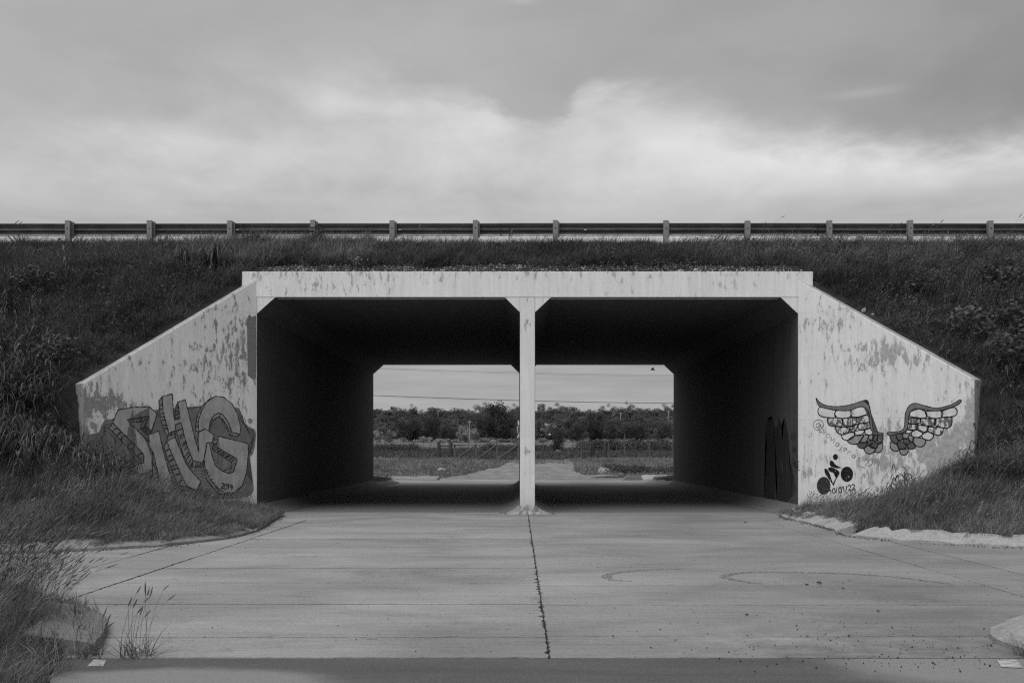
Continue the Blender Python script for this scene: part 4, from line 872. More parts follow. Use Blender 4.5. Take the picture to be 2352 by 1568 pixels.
def weedmesh(seed, n_=70, rad=.22, h=.3, ls=.05, m=None):
    r = np.random.default_rng(seed); V = []; F = []; T = []
    for i in range(n_):
        d = r.normal(0, 1, 3); d /= np.linalg.norm(d); p = d*np.array([rad, rad, h*.5])*r.random()**.35+np.array([0,0,h*.5]); u = r.normal(0, 1, 3); u /= np.linalg.norm(u); u[2] *= .5; v = np.cross(u, r.normal(0,1,3)); v /= np.linalg.norm(v)
        s_ = ls*r.uniform(.6, 1.3); o = len(V); V += [p, p+u*s_*.5+v*s_*.28, p+u*s_, p+u*s_*.5-v*s_*.28]; F.append((o,o+1,o+2,o+3)); T += [r.uniform(0,1)]*4
    return mesh('weed', V, F, m or M['weed'], False, T)
def place(name, x, y, hf, srcs, smin, smax, label, tilt=.12, yawfree=True, zoff=0, pick=None, yaw=None, zs=None):
    n_ = len(x); z = hf(x, y)+zoff; ok = z > -.1; x, y, z = x[ok], y[ok], z[ok]; n_ = len(x)
    s_ = rng.uniform(smin, smax, n_)
    rot = np.stack([rng.normal(0, tilt, n_), rng.normal(0, tilt, n_), (rng.normal(0, .6, n_) if not yawfree else rng.uniform(0, 6.28, n_))], 1)
    S = np.repeat(s_[:,None], 3, 1)
    if zs is not None: S[:,2] *= zs(x, y)
    idx = rng.integers(0, len(srcs), n_) if pick is None else pick(x, y)
    return scatter(name, np.stack([x, y, z], 1), rot, S, idx, [srcobj('%s_source_%02d' % (name, i), m_) for i, m_ in enumerate(srcs)], label)
def wallclear(x, y, e=.0):
    """keep clumps out of the wing walls and the concrete box"""
    yf = y; left = x < .185; cx = np.where(left, XL, XR); wx = (x-cx)*np.where(left, -1., 1.)
    wv = wx*.7071-(yf-FY)*.7071; sv = -wx*.7071-(yf-FY)*.7071
    bad = (wv > -.2) & (wv < WLEN+.1) & (sv > -.42-e) & (sv < .05+e)
    bad |= (wx < .35) & (yf > FY-.1) & (yf < FY+.5)
    bad |= (wx < .1) & (yf <= FY+.5) & (yf > 10) & (wx < -.9)
    return ~bad
def pts(n_, x0, x1, y0, y1, cond=None):
    x = rng.uniform(x0, x1, n_); y = rng.uniform(y0, y1, n_); k_ = wallclear(x, y)
    if cond is not None: k_ &= cond(x, y)
    return x[k_], y[k_]
kern = lambda x, y: np.minimum.reduce([pdist(x, y, edges[q]) for q in ('LF','RF','LN','RN')])
inany = lambda x, y: inside(x, y, polys['LF']) | inside(x, y, polys['RF'])
# low verge grass in front of the wings
g_med = [clump(34, .13, .10, .30, .007, (.32,0), .8, 3, s_) for s_ in range(6)]
g_slope = [clump(38, .16, .08, .28, .008, (.22,-.12), .9, 3, 20+s_, M['grassdark'], spread=.5) for s_ in range(7)]
g_pale = [clump(16, .16, .22, .48, .010, (.4,0), 1.0, 4, 300+s_, toneb=(.55,1.0)) for s_ in range(4)]
g_tuft = [clump(26, .09, .25, .52, .011, (.3,-.1), 1.0, 4, 310+s_, M['grassdark'], spread=.6, toneb=(.3,1)) for s_ in range(4)]
g_seed = [seedclump(9, .16, .22, .42, 40+s_) for s_ in range(4)]
g_weed = [weedmesh(s_, 60, .18, .2, .05) for s_ in range(4)]
lowz = lambda x, y: (emb(x, y) < 1.25) & inany(x, y) & (kern(x, y) > .2)
hideez = lambda x, y: (emb(x, y) >= 1.25) | (y > 20.7)
bare = lambda x, y: ~((np.abs(x-.2) < 5.95) & (y < 21.72+.20*vn(x, y, 2.2, 8)+.10*vn(x, y, 6, 2)))
x, y = pts(30000, -13, 13, 11.6, 20.6, lambda x, y: lowz(x, y) & (emb(x, y) < 1.5)); place('verge_grass', x, y, emb, g_med, .65, 1.15, 'short wind blown grass on the verges in front of the wing walls', .12, False, zs=lambda x, y: np.clip(.45+kern(x, y)*.8, .4, 1.15))
x, y = pts(46000, -14, 14, 14.5, 24.2, lambda x, y: (emb(x, y) > .9) & bare(x, y)); k_ = rng.random(len(x)) < .92+.4*vn(x, y, 1.3, 9); place('slope_grass', x[k_], y[k_], emb, g_slope, .7, 1.35, 'dark tangled grass covering the embankment slopes', .2, False)
x, y = pts(5200, -14, 14, 21.2, 24.0, lambda x, y: bare(x, y) & (y > 21.7)); place('crest_grass', x, y, emb, g_med, .6, 1.0, 'paler wind blown grass on the embankment crest', .12, False)
x, y = pts(2600, -13, 13, 12.4, 20.6, lambda x, y: lowz(x, y) & (kern(x, y) > .5)); place('verge_seed_grass', x, y, emb, g_seed, .6, 1.1, 'seed heads standing above the verge grass', .1, False)
x, y = pts(4200, 4, 14, 15, 23.8, lambda x, y: (emb(x, y) > .9) & bare(x, y)); place('slope_seed_grass', x, y, emb, g_seed, .5, 1.0, 'pale seed heads on the right embankment slope', .2, False)
x, y = pts(1500, -14, 0, 15, 23.8, lambda x, y: (emb(x, y) > .9) & bare(x, y)); place('slope_seed_grass', x, y, emb, g_seed, .5, .95, 'seed heads on the left embankment slope', .2, False)
x, y = pts(4500, -14, 14, 15, 23, lambda x, y: (emb(x, y) > .9) & (vn(x, y, .9, 21) > .12)); place('slope_weeds', x, y, emb, g_weed, .6, 1.5, 'leafy weeds mixed in the slope grass', .3)
x, y = pts(260, -5.6, 6, 21.25, 21.9); place('strip_weeds', x, y, emb, g_weed, .2, .5, 'small weeds in the bare strip above the beam', .3)
x, y = pts(2600, -13, 13, 12, 20.6, lambda x, y: lowz(x, y) & (kern(x, y) > .45) & (vn(x, y, 1.1, 31) > -.1)); place('verge_dry_grass', x, y, emb, g_pale, .5, 1.05, 'longer pale dry blades among the verge grass', .12, False)
x, y = pts(700, -13, 13, 12, 20.6, lambda x, y: lowz(x, y) & (kern(x, y) > .5) & (vn(x, y, 1.7, 37) > .2)); place('verge_weeds', x, y, emb, g_weed, .5, 1.2, 'leafy weeds among the verge grass', .2)
x, y = pts(3800, -14, 14, 14.8, 24, lambda x, y: (emb(x, y) > .9) & bare(x, y) & (vn(x, y, 1.5, 41) > -.2)); place('slope_tufts', x, y, emb, g_tuft, .5, 1.25, 'coarse arching tufts on the embankment slopes', .25, False)
x, y = pts(1500, -7.6, -3.4, 21.7, 23.6, lambda x, y: bare(x, y)); place('crest_dry_grass', x, y, emb, g_pale, .6, 1.25, 'long pale grass combed over by the wind above the left bay', .12, False)
x, y = pts(800, -14, 14, 22.2, 23.7, lambda x, y: vn(x, y*0, .8, 51) > 0); place('crest_dry_grass', x, y, emb, g_pale, .5, .9, 'pale grass sprays along the crest below the guardrail', .12, False)
# far verge corners seen through the tunnel
x = np.concatenate([rng.uniform(-10, -4.9, 1800), rng.uniform(5.1, 10, 1800)]); y = rng.uniform(37.4, 41.8, 3600); k_ = (emb(x, y) > .02) & (emb(x, y) < 1.5); place('verge_grass', x[k_], y[k_], emb, g_med, .6, 1.0, 'grass on the verges beyond the tunnel', .12, False)
# grass creeping over the left kerb
for q_, nn in ((LF, 3600), (RF, 500), (LN[2:], 260)):
    L_ = np.array(resample(q_, .05)); L_ = L_[np.abs(L_[:,0]) < 9]; ii = rng.integers(0, len(L_), nn); x = L_[ii,0]+rng.normal(0, .05, nn); y = L_[ii,1]+rng.normal(0, .05, nn)
    off = rng.uniform(.12, .42, nn); x = x+np.sign(x)*off*.6; y = y+off*.75*(y > 11); k_ = (vn(x*1.2, y, .9, 4) > (-.6 if q_ is not RF else .35)) & (y < 20.2)
    if q_ is LF: k_ &= (x > -5.7) | (vn(x, y, 2.2, 1) > .35)
    x, y = x[k_], y[k_]; place('kerb_grass', x, y, lambda a, b: np.maximum(emb(a, b), .07), g_med[:4], .35, .8, 'grass and roots creeping over the kerb', .35, zs=lambda a, b: .7+a*0)
# reeds
reeds = [reedmesh(s_) for s_ in range(6)]
def reedpatch(name, cx, cy, rx, ry, n_, s0, s1, label):
    x = rng.normal(cx, rx*.5, n_); y = rng.normal(cy, ry*.5, n_); k_ = wallclear(x, y, .08) & inany(x, y) & (kern(x, y) > .5); place(name, x[k_], y[k_], emb, reeds, s0, s1, label, .15)
reedpatch('reeds', -7.5, 16.9, 1.2, .7, 190, .45, .9, 'dark arching reeds growing in front of the left wing wall')
reedpatch('reeds', -9.2, 17.0, 1.2, 1.3, 300, .6, 1.05, 'dark arching reeds growing at the outer end of the left wing wall')
reedpatch('reeds', -9.9, 18.6, .9, 2.0, 130, .45, .8, 'tall reeds on the slope at the left edge')
reedpatch('reeds', -6.6, 17.6, .7, .5, 26, .35, .6, 'low reeds under the graffiti letters')
reedpatch('reeds', 9.4, 16.9, 1.5, 1.6, 110, .5, .8, 'low reeds on the slope right of the right wing wall')
def plant(name, mesh_, x, y, s_, label, cat, z=None, rz=0):
    o = link(name, mesh_); o.location = (x, y, hz(x, y) if z is None else z); o.scale = (s_,)*3; o.rotation_euler = (0,0,rz); return tag(o, label, cat)
plant('reed_plant', reedmesh(91, 6, 7, .75, .03, .55), 6.95, 18.35, .85, 'arching reed plant standing against the right wing wall below the wings', 'plant')
plant('reed_plant', reedmesh(92, 16, 7, .55, .035, .6), -6.55, 21.3, 1.0, 'big pale leaved grass plant above the top of the left wing wall', 'plant')
plant('reed_plant', reedmesh(93, 10, 7, .55, .03, .5), -7.3, 21.6, .8, 'smaller leaved grass plant left of the big one above the left wing wall', 'plant')
bush = weedmesh(95, 420, .30, .55, .07, M['leaf_mid']); plant('bush', bush, -4.70, 23.1, 1.0, 'dark bushy weed in front of the guardrail above the left bay', 'bush')
for (x, y, s_, lb) in [(8.2,20.3,1.0,'low dark bush on the right slope well above the wing wall'),(10.0,20.6,1.2,'dark leafy bush high on the right slope near the edge'),(9.7,19.3,1.4,'dense dark bush between the uppermost and right edge bushes'),(-6.0,23.0,.8,'ragged weed clump at the crest left of the crest bush'),(-8.6,18.6,1.1,'leafy bush on the left slope above the outer wing end'),(-9.9,20.4,1.1,'leafy bush near the left edge of the slope'),(8.75,19.2,1.3,'dark leafy bush on the right slope, uppermost'),(9.3,18.4,1.5,'dark leafy bush on the right slope just above the wing wall end'),(10.4,18.0,1.2,'dark leafy bush near the right edge'),(9.6,17.4,1.1,'dark leafy bush beside the right wing wall end')]:
    plant('bush', weedmesh(abs(int(x*10))+3, 520, .42, .55, .085, M['leaf_mid']), x, y, s_, lb, 'bush')
# foreground island, lower left
fg = [clump(46, .12, .10, .36, .005, (.28,0), .7, 3, 60+s_) for s_ in range(6)]
fgs = [seedclump(12, .15, .45, .85, 80+s_, .42, .09, hw=.0045, sw_=.0014) for s_ in range(5)]
inLN = lambda x, y: inside(x, y, polys['LN']) & (pdist(x, y, LN) > .10)
def clr(x, y, e=.30): return ~((x > -3.28) & (y > 6.5) & (pdist(x, y, [(-2.80,6.52),(-2.90,6.9),(-3.15,7.55),(-3.5,8.0)]) < e))
x = rng.uniform(-6.5, -2.2, 4200); y = rng.uniform(3.8, 9.3, 4200); k_ = inLN(x, y) & clr(x, y); place('island_grass', x[k_], y[k_], emb, fg, .5, 1.0, 'thick grass on the near left island', .12, False, zs=lambda x, y: np.clip(.35+pdist(x, y, LN)*.7, .35, .95))
x = rng.uniform(-6.5, -2.6, 620); y = rng.uniform(5.5, 8.9, 620); k_ = inLN(x, y) & clr(x, y, .40) & (pdist(x, y, LN) > .3) & (x < -3.0); place('island_seed_grass', x[k_], y[k_], emb, fgs, .5, .92, 'tall foxtail grass with seed spikes on the near left island', .1, False)
x = rng.uniform(3.4, 7, 1500); y = rng.uniform(6.4, 9, 1500); k_ = inside(x, y, polys['RN']) & (pdist(x, y, [(3.22,6.9),(3.42,7.40),(3.9,7.88),(4.6,8.2),(6,8.5)]) > .40) & (x > 3.62); place('island_grass', x[k_], y[k_], emb, fg, .5, 1.0, 'grass on the near right island', .12, False)
tuft = lambda s_, n1_, n2_, h: (clump(n1_, .10, .08, .28, .006, (.1,0), .9, 3, s_, spread=.9), seedclump(n2_, .10, h*.6, h, s_+1, .2, .08, hw=.0055, sw_=.0022))
def tuftobj(s_, n1_, n2_, h, x, y, label):
    a, b = tuft(s_, n1_, n2_, h); e = tag(empty('grass_tuft', (x, y, 0)), label, 'grass tuft'); link('blades', a, e); link('seed_stems', b, e)
tuftobj(101, 60, 12, .42, -2.48, 6.46, 'wiry grass tuft with seed spikes growing from the joint beside the left kerb block')
tuftobj(111, 60, 8, .25, -2.80, 6.47, 'low grass tuft at the foot of the left kerb block')
tuftobj(121, 90, 5, .55, 3.33, 6.48, 'grass tuft with two tall stems at the foot of the right kerb nose')
tuftobj(131, 50, 3, .35, 3.55, 6.46, 'low grass tuft at the right picture edge below the kerb nose')
# tall single stalks along the crest
for i, (px, h) in enumerate([(1742,.55),(2030,.4),(2130,.5),(2320,.55),(8,.5),(955,.35),(1165,.3)]):
    plant('seed_stalk', seedclump(2, .05, h*.9, h*1.1, 140+i, .35, .12, hw=.008, sw_=.003), (px-CX)*23.2/FPX, 23.2, 1.25, ['thin seed stalk above the guardrail right of the bays','thin seed stalk against the sky, second from the right bays','thin seed stalk against the sky, third from the right bays','thin seed stalk against the sky at the right edge','thin seed stalk against the sky at the left edge','thin seed stalk above the left bay','thin seed stalk near the middle above the left bay'][i], 'plant')
# ---------------------------------------------------------------- land beyond the tunnel
L0 = [(-3.7,45.5),(-2.9,48),(-2.2,52),(-1.2,57),(-.7,63),(-.5,72)]; R0 = [(5.0,45.5),(3.6,48),(3.0,52),(3.2,57),(3.5,63),(3.6,72)]
vs = []; NS = 14
for (a, b) in zip(resample(L0, .6), [None]*999):
    t = a[1]; xr = np.interp(t, [p[1] for p in R0], [p[0] for p in R0])
    for j in range(NS):
        x = a[0]+(xr-a[0])*j/(NS-1)+(.18*vn(np.array(a[1]), np.array(j*3.), 2.1, 3) if j in (0, NS-1) else 0); vs.append((x, t, max(0, float(far_g(np.array(x), np.array(t))))+.012))
rows_ = len(vs)//NS; tag(link('dirt_road', mesh('dirt_road', vs, [(r_*NS+j, r_*NS+j+1, (r_+1)*NS+j+1, (r_+1)*NS+j) for r_ in range(rows_-1) for j in range(NS-1)], M['dirt'], True)), kind='structure')
fclump = [clump(26, .25, .06, .2, .02, (.2,0), .9, 2, 160+s_, M['fargrass']) for s_ in range(4)]
x = rng.uniform(-22, 22, 15000); y = 44.8+rng.random(15000)**1.3*24
xl = np.interp(y, [p[1] for p in L0], [p[0] for p in L0]); xr = np.interp(y, [p[1] for p in R0], [p[0] for p in R0]); k_ = ((x < xl-.1) | (x > xr+.1)) | ((y > 62) & (rng.random(len(y)) < .35)); k_ &= np.abs(x) < y*.2+4
place('meadow_grass', x[k_], y[k_], far_g, fclump, .7, 1.4, 'grass on the banks beyond the tunnel', .2)
fc2 = [clump(22, .5, .15, .45, .05, (.2,0), .9, 2, 170+s_, M['grassdark']) for s_ in range(3)]
x = rng.uniform(-45, 45, 9000); y = rng.uniform(68, 150, 9000); k_ = (np.abs(x) < y*.2+4); place('crop_rows', x[k_], y[k_], far_g, fc2, .5, 1.0, 'low dark crop in the field behind the gate', .2)
weedy = [weedmesh(180+s_, 90, .7, .9, .2, M['leaf_mid']) for s_ in range(4)]
x = rng.uniform(-32, 36, 900); y = rng.uniform(126, 134, 900); k_ = (vn(x, y*0, .35, 5) > -.1) | (x > 8); place('fence_line_weeds', x[k_], y[k_], far_g, weedy, .6, 1.5, 'rank weeds along the distant post fence', .2, zs=lambda x, y: np.where(x > 7, 1.3, .8))
x = rng.uniform(4.6, 11, 700); y = rng.uniform(47, 53, 700); place('ditch_weeds', x, y, far_g, g_weed+fclump[:1], 1.2, 2.4, 'matted dry weeds in the ditch right of the dirt road', .3)
fz = lambda x, y: float(far_g(np.array(float(x)), np.array(float(y))))
def P2(px, y): return (px-CX)*y/FPX
Z5 = lambda X: (1450+X/1.809)/1.7415
# near wire fence, gates
GY = 70.0; GZ = .60
fn = tag(empty('wire_fence', (0, GY, 0)), 'thin wire fence on uneven posts left of the field gate', 'fence')
def fpost(parent, x, y, h, r, m='timber', name='post', lean=0): 
    z = fz(x, y); return MB().tube([(x, y-GY if parent else y, z-.1), (x+lean, y-GY if parent else y, z+h)], [r, r*.9], 7).build(name, M[m], parent)
for X in (90, 165, 228, 375): fpost(fn, P2(Z5(X), GY), GY, 1.15 if X == 375 else .8, .035, lean=-.05)
for j, z in enumerate((.28, .5)): MB().tube([(-16, 0, GZ+z+.1),(-9,0,GZ+z-.02),(P2(Z5(553),GY), 0, GZ+z)], .008, 4).build('wire', M['wire'], fn)
hl = tag(empty('gate_post_frame', (0, GY, 0)), 'left pair of stout round gate posts joined by a dark top rail', 'gate posts')
xa, xb = P2(Z5(553), GY), P2(Z5(640), GY)
for x in (xa, xb): fpost(hl, x, GY, 1.12, .13)
MB().tube([(xa, 0, GZ+.98), (xb, 0, GZ+.98)], .05, 6).build('rail', M['timber'], hl)
hr = tag(empty('gate_post_frame', (0, GY, 0)), 'right pair of stout round gate posts joined by a dark top rail', 'gate posts')
xc, xd = P2(Z5(1662), GY), P2(Z5(1755), GY)
fpost(hr, xc, GY, 1.18, .16); fpost(hr, xd, GY, 1.1, .13); MB().tube([(xc, 0, GZ+.98), (xd, 0, GZ+.96)], .04, 6).build('rail', M['timber'], hr)
g = tag(empty('field_gate', (P2(Z5(665), GY), GY-.2, GZ)), 'closed field gate of grey upright timbers with diagonal braces and wires', 'gate')
ups = [P2(Z5(X), GY)-P2(Z5(665), GY) for X in (668, 822, 973, 1126)]
for i, u in enumerate(ups): MB().box(u-.07, u+.07, -.05, .03, -.03, 1.12+.03*i).build('upright', M['greytimber'], g, bevel=.01)
for a, b in ((1.05+ups[0]*0+.55, ups[1]),):
    pass
for i in range(3): MB().tube([(ups[i+1]-1.55+.1, -.09, .02), (ups[i+1]-.05, -.09, 1.05)], .05, 4).build('brace', M['greytimber'], g)
for z in (.12, .36, .6, .84, 1.06): MB().tube([(0, .06, z), (ups[3], .06, z+.03)], .014, 4).build('gate_wire', M['wire'], g)
MB().box(-.15, .75, -.09, -.05, 1.0, 1.06).build('latch_bar', M['timber'], g)
g2 = tag(empty('field_gate', (xc-.1, GY-.1, GZ)), 'open grey timber gate leaf seen almost edge on at the right post', 'gate'); g2.rotation_euler = (0,0,R(180+76))
for i in range(5): MB().box(.15+i*.85, .27+i*.85, -.03, .03, .0, 1.15).build('upright', M['greytimber'], g2, bevel=.01)
for z in (.15, .45, .75, 1.05): MB().box(0, 3.8, .035, .06, z, z+.07).build('board', M['greytimber'], g2)
pf = tag(empty('wire_fence', (0, 128, 0)), 'distant fence of many thin pale posts across the field', 'fence')
for i in range(46):
    x = -27+i*1.22+random.uniform(-.3,.3); z = fz(x, 128)
    MB().tube([(x, 0, z), (x+random.uniform(-.08,.08), 0, z+random.uniform(1.0,1.7))], .035, 5).build('post', M['greytimber'], pf)
for h in (.5, .9, 1.3): MB().tube([(-30, 0, fz(0,128)+h), (30, 0, fz(0,128)+h)], .012, 4).build('wire', M['wire'], pf)
rf = tag(empty('wire_fence', (0, 66, 0)), 'sparse fence posts right of the right gate posts', 'fence')
for X in (1780, 1897, 2078, 2247): x = P2(Z5(X), 74); MB().tube([(x, 8, fz(x,74)), (x, 8, fz(x,74)+(1.7 if X in (1897,2247) else 1.1))], .05, 6).build('post', M['greytimber'], rf)
for X, Y, s_, lb in ((565,830,.55,'pale angular stone on the grass bank left of the dirt road'),):
    x = P2(Z5(X), 51); o = link('stone', RK[0]); o.location = (x, 51, fz(x,51)+.12); o.scale = (s_, s_*.6, s_*.6); tag(o, lb, 'stone')
for X, lb in ((668,'white pebble behind the pale stone, left one'),(680,'white pebble behind the pale stone, right one')):
    x = P2(Z5(X), 58); o = link('stone', RK[2]); o.location = (x, 58, fz(x,58)+.12); o.scale = (.16,.16,.16); tag(o, lb, 'stone')
tag(MB().add([(-.45,-.2,0),(.45,-.2,0),(.45,.3,0),(-.45,.3,0),(-.2,-.05,.38),(.42,-.15,.26),(.42,.25,.26),(-.2,.2,.38)], [(0,3,2,1),(4,5,6,7),(0,1,5,4),(1,2,6,5),(2,3,7,6),(3,0,4,7)]).build('culvert_head', M['kerb'], bevel=.02), 'pale tapered concrete block at the edge of the ditch', 'block').location = (P2(Z5(1750), 50.5), 50.5, fz(P2(Z5(1750), 50.5), 50.5)-.02)
# ---------------------------------------------------------------- trees
def treemesh(seed, m, Wd, Ht, nl, leaf, clusters=16, base=.15, flat=.55, cr=(.11,.22)):
    r = np.random.default_rng(seed)
    cen = []
    for i in range(clusters):
        a = r.uniform(0, 6.28); zz = r.uniform(base, .92); prof = math.sqrt(max(.05, 1-((zz-.55)/.52)**2)); rr = Wd*.5*prof*r.uniform(.15, .85)
        cen.append((rr*math.cos(a), rr*math.sin(a), zz*Ht, Wd*r.uniform(*cr)))
    V = np.zeros((nl*4, 3)); T = np.zeros(nl*4); c = np.array(cen); pick = r.integers(0, clusters, nl); d = r.normal(0, 1, (nl, 3)); d /= np.linalg.norm(d, axis=1)[:,None]
    p = c[pick,:3]+d*c[pick,3:4]*(r.random((nl,1))**.4)*np.array([1,1,flat*1.2]); u = r.normal(0, 1, (nl,3)); u /= np.linalg.norm(u, axis=1)[:,None]; v = np.cross(u, r.normal(0,1,(nl,3))); v /= np.linalg.norm(v, axis=1)[:,None]
    s_ = leaf*r.uniform(.5, 1.4, (nl,1))
    for q, (a, b) in enumerate(((-.5,0),(0,-.35),(.5,0),(0,.35))): V[q::4] = p+u*s_*a+v*s_*b
    ct = r.uniform(0, 1, clusters); T = np.repeat(np.clip(.5*ct[pick]+.5*r.random(nl), 0, 1), 4)
    return mesh('crown', V, np.arange(nl*4).reshape(-1,4), m, False, T), cen
def tree(name, key, m, Wd, Ht, nl, leaf, tm='trunk', base=.15, clusters=16, flat=.55, trunk_r=.18, cr=(.11,.22)):
    me, cen = treemesh(key, m, Wd, Ht, nl, leaf, clusters, base, flat, cr)
    b = MB(); b.tube([(0,0,-.3),(.1,.05,Ht*.2),(0,.1,Ht*.45),(.1,0,Ht*.7)], [trunk_r, trunk_r*.8, trunk_r*.55, trunk_r*.2], 6)
    for q in cen[:7]: z0 = min(q[2]*.6, Ht*.5); b.tube([(0,.05,z0),(q[0]*.5,q[1]*.5,(z0+q[2])*.52),(q[0],q[1],q[2])], [trunk_r*.5, trunk_r*.3, trunk_r*.1], 4, False)
    e = empty(name); link('crown', me, e); b.build('trunk', M[tm], e); return e
def cp(o, name=None):
    e = o.copy(); C.objects.link(e)
    for ch in list(o.children): c_ = ch.copy(); C.objects.link(c_); c_.parent = e
    return e
def puttree(e, px, y, wpx, hpx, w0, h0, label, cat='tree', group=None, base_py=None, sink=0):
    x = P2(px, y); z = fz(x, y)-sink if base_py is None else CAMZ-(base_py-CY)*y/FPX
    e.location = (x, y, z); e.rotation_euler = (0,0,random.uniform(0,6.28)); e.scale = (wpx*y/FPX/w0, wpx*y/FPX/w0, hpx*y/FPX/h0); tag(e, label, cat, group); return e
DK = [tree('bushy_tree', 200+i, M['leaf_dark'], 8, 6, 7000, .26, base=.06, clusters=30, flat=.8) for i in range(3)]
MD = [tree('bushy_tree', 210+i, M['leaf_mid'], 8, 6, 6500, .26, base=.06, clusters=30, flat=.75) for i in range(3)]
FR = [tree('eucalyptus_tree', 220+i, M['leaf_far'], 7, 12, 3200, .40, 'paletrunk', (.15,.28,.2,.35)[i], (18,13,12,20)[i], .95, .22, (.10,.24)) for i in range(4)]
FW = [tree('far_tree', 230+i, M['leaf_wood'], 9, 7, 3600, .45, base=.03, clusters=24, flat=.85) for i in range(3)]
PAL = [tree('shrub', 240+i, M['leaf_pale'], 4, 2.2, 900, .26, base=.05, clusters=16, trunk_r=.05) for i in range(2)]
used = set()
def get(o):
    if o.name in used: return cp(o)
    used.add(o.name); return o
Yp = lambda Y: (1420+Y/1.809)/1.7415
def mid(protos, w0, h0, X0, X1, Yt, Yb, y, label, cat='tree', group=None):
    bp = Yp(Yb); e = get(random.choice(protos)); return puttree(e, Z5((X0+X1)/2), y, (X1-X0)/1.809/1.7415*1.12, (Yb-Yt)/1.809/1.7415*1.03, w0, h0, label, cat, group, base_py=bp)
for i, a in enumerate([(DK,250,460,425,622,238,'broad dark tree left of the concrete pole, taller left half'),(DK,430,570,450,622,240,'dark rounded tree right half of the left clump'),(DK,560,700,485,622,236,'lower dark tree between the left clump and the concrete pole'),
    (DK,850,1130,360,632,230,'tallest dark tree just left of the pier'),(MD,800,920,440,630,226,'mid grey bushy tree leaning on the tallest dark tree'),(MD,1000,1150,420,630,228,'mid grey tree touching the pier on its left'),
    (MD,1480,1620,500,628,226,'lighter bushy tree left of the darkest tree right of the pier'),(DK,1460,1640,430,600,240,'tall dark tree behind the lighter bushy one'),(DK,1600,1765,440,625,232,'darkest tree right of the pier'),(MD,1745,1885,475,612,234,'umbrella shaped tree right of the darkest tree'),
    (MD,1870,2110,490,615,232,'wide spreading tree with several trunks at right'),(MD,2090,2260,480,615,234,'rounded tree at the right edge of the far opening'),(MD,1240,1360,500,625,236,'grey bush mass just right of the pier')]):
    mid(a[0], 8, 6, *a[1:6], a[6])
mid(MD, 8, 6, 1338, 1475, 520, 702, 124, 'single bushy shrub at the fence right of the pier', 'bush')
mid(PAL, 4, 2.2, 1385, 1440, 680, 712, 118, 'small round tussock below the single shrub', 'shrub')
for i, (X0, X1, Yt, Yb) in enumerate([(60,160,552,630),(150,250,548,628),(260,330,598,632),(380,520,592,634),(500,620,600,634),(600,720,608,634),(670,760,500,610),(700,800,550,632),(730,830,520,600),(780,860,560,630),(830,960,600,634),(950,1060,606,634),(1060,1140,600,634),(1250,1340,595,630),(1400,1480,598,630),(2150,2250,600,632),(1660,1760,606,630),(1900,2000,604,630),(1300,1420,505,560)]):
    mid(PAL, 4, 2.2, X0, X1, Yt, Yb, 222+random.uniform(-4,4), 'pale low shrub in the hedge line below the dark trees', 'shrub', 'pale shrubs along the far hedge')
# skyline eucalyptus
for i, (X, Yt, wd, lb) in enumerate([(122,370,80,None),(175,395,70,None),(222,373,62,None),(290,400,50,None),(320,395,40,None),(356,355,78,'tallest lopsided gum on the left skyline'),(455,385,75,None),(505,375,80,None),(545,370,70,None),(580,400,30,None),(615,405,30,None),(668,385,30,'thin pointed tree alone on the left skyline'),(735,400,40,None),(770,380,60,None),(800,375,45,None),(870,340,110,'big rounded gum behind the tallest dark tree'),(930,345,90,None),(1080,355,90,None),(1120,362,60,None),
    (1290,350,100,'broad gum just right of the pier on the skyline'),(1330,355,60,None),(1400,352,80,None),(1440,372,70,None),(1490,368,80,None),(1530,372,60,None),(1600,385,30,None),(1565,378,40,None),(1640,388,50,None),(1705,360,80,None),(1745,372,60,None),(1800,360,70,None),(1880,385,60,None),(1925,334,56,'tall narrow gum standing highest on the right skyline'),(1975,370,60,None),(2040,385,70,None),(2080,382,70,None),(2120,390,60,None),(2205,350,90,'full gum at the right end of the skyline'),(2240,370,70,None)]):
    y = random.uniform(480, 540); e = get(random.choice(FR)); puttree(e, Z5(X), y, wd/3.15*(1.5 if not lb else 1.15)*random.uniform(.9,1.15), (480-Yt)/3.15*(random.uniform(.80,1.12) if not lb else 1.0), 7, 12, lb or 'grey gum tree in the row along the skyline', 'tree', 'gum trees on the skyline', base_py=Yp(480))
for i in range(170):
    rw = i % 4; X = -60+(i//4)*58+random.uniform(-30, 30); y = (460, 400, 340, 285)[rw]+random.uniform(-15, 15); Yb = (490, 530, 565, 605)[rw]; e = get(random.choice(FW)); puttree(e, Z5(X), y, random.uniform(44, 76), random.uniform(24, 34), 9, 7, 'dark tree in the wood behind the field', 'tree', 'trees of the far wood', base_py=Yp(Yb)+2)
for e in DK+MD+FR+FW+PAL:            # drop any variant that was never set out
    if e.name not in used:
        for ch in list(e.children): bpy.data.objects.remove(ch)
        bpy.data.objects.remove(e)
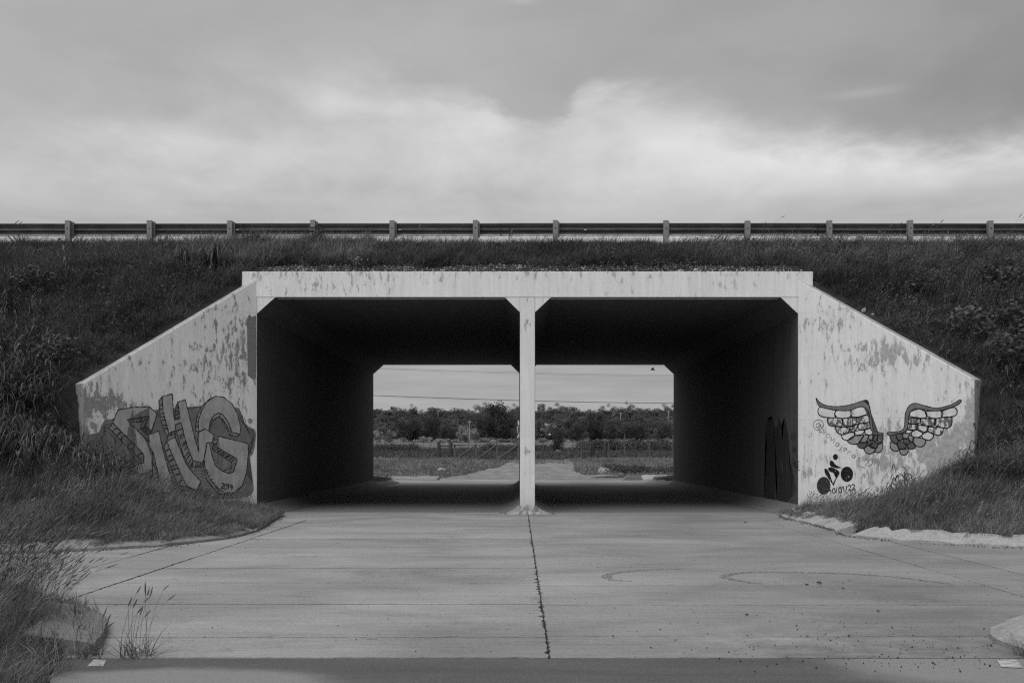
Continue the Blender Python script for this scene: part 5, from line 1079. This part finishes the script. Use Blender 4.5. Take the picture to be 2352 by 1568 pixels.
# ---------------------------------------------------------------- far buildings, poles, wires
def hut(X0, X1, Yt, Yb, y, label):
    x0, x1 = P2(Z5(X0), y), P2(Z5(X1), y); z1 = CAMZ-(Yp(Yt)-CY)*y/FPX; z0 = CAMZ-(Yp(Yb)-CY)*y/FPX-2; cx_ = (x0+x1)/2; hw = (x1-x0)/2; H = z1-z0
    e = tag(empty('house', (cx_, y, z0)), label, 'house'); MB().box(-hw, hw, 0, 5, 0, H*.7).build('wall', M['white'], e); MB().prism([(-hw*1.05, H*.7),(hw*1.05, H*.7),(hw*.2, H),(-hw*.2, H)], -.3, 5.3).build('roof', M['white'], e)
    MB().box(-hw*.3, hw*.1, -.05, -.01, H*.3, H*.6).build('window', M['black'], e); return e
hut(1288, 1362, 494, 524, 262, 'white low house with a chimney just right of the pier'); hut(1118, 1140, 470, 545, 262, 'white house half hidden by the pier on its left')
hut(1822, 1848, 452, 466, 430, 'tiny white house among the gums left of the tall narrow gum'); hut(2140, 2162, 446, 462, 430, 'tiny white house among the gums at right')
def pole(X, Yt, Yb, y, label, m='white'):
    x = P2(Z5(X), y); z1 = CAMZ-(Yp(Yt)-CY)*y/FPX; z0 = CAMZ-(Yp(Yb)-CY)*y/FPX; r_ = .0005*y
    e = tag(empty('utility_pole', (x, y, z0)), label, 'pole'); MB().tube([(0,0,-2),(0,0,z1-z0)], [r_, r_*.7], 6).build('shaft', M['kerb'], e); MB().box(-r_*3, r_*3, -.08, .08, z1-z0-.35, z1-z0-.2).build('crossarm', M['kerb'], e)
pole(775, 475, 545, 218, 'pale concrete utility pole between the left tree clump and the tallest dark tree'); pole(547, 400, 460, 420, 'thin pale pole far behind the left tree clump'); pole(1868, 415, 478, 400, 'thin white pole among the gums right of the pier'); pole(1980, 445, 478, 400, 'short pale pole right of the tall narrow gum'); pole(2213, 400, 460, 400, 'thin pale pole at the right end of the gums')
sf = tag(empty('timber_frame', (P2(Z5(167), 200), 200, fz(P2(Z5(167),200),200))), 'small open timber frame with a flat top at the left edge of the field', 'frame')
for x in (-1.1, -.1, .5, 1.1): MB().box(x-.08, x+.08, -.08, .08, -.2, 2.9).build('post', M['timber'], sf)
for z in (1.9, 2.9): MB().box(-1.25, 1.25, -.1, .1, z, z+.14).build('beam', M['timber'], sf)
def cable(y, a, b, r_, label):
    (xa_, ya_), (xb_, yb_) = a, b; pts_ = []
    for i in range(-10, 31):
        t = i/20; px = xa_+(xb_-xa_)*t; py = ya_+(yb_-ya_)*(1-(1-t)**1.6 if t < 1 else 1+.1*(t-1)); pts_.append((P2(px, y), y, CAMZ-(py-CY)*y/FPX))
    tag(MB().tube(pts_, r_, 4).build('power_cable', M['cable']), label, 'cable', 'overhead cables beyond the tunnel')
cable(75, (858, 907.5), (1548, 925.3), .013, 'lowest overhead cable crossing both openings'); cable(75.4, (858, 908.5), (1548, 925.8), .008, 'thin cable twinned with the lowest one')
cable(80, (858, 844.5), (1548, 860.8), .007, 'topmost thin overhead cable'); cable(80.3, (858, 846.5), (1548, 864), .007, 'thin overhead cable just under the topmost')
b = MB().tube([(-.16,0,0),(-.05,0,.02),(.1,0,.0),(.2,0,-.02)], [.01,.06,.05,.01], 6); b.add([(-.05,0,.03),(.08,0,.03),(.05,-.3,.14),(-.03,-.3,.13)], [(0,1,2,3)]); b.add([(-.05,0,.03),(.08,0,.03),(.05,.3,.14),(-.03,.3,.13)], [(0,1,2,3)])
e = tag(b.build('bird', M['black']), 'tiny dark bird in the sky near the top right of the far opening', 'bird'); yb_ = 70; e.location = (P2(Z5(2098), yb_), yb_, CAMZ-(Yp(105)-CY)*yb_/FPX)
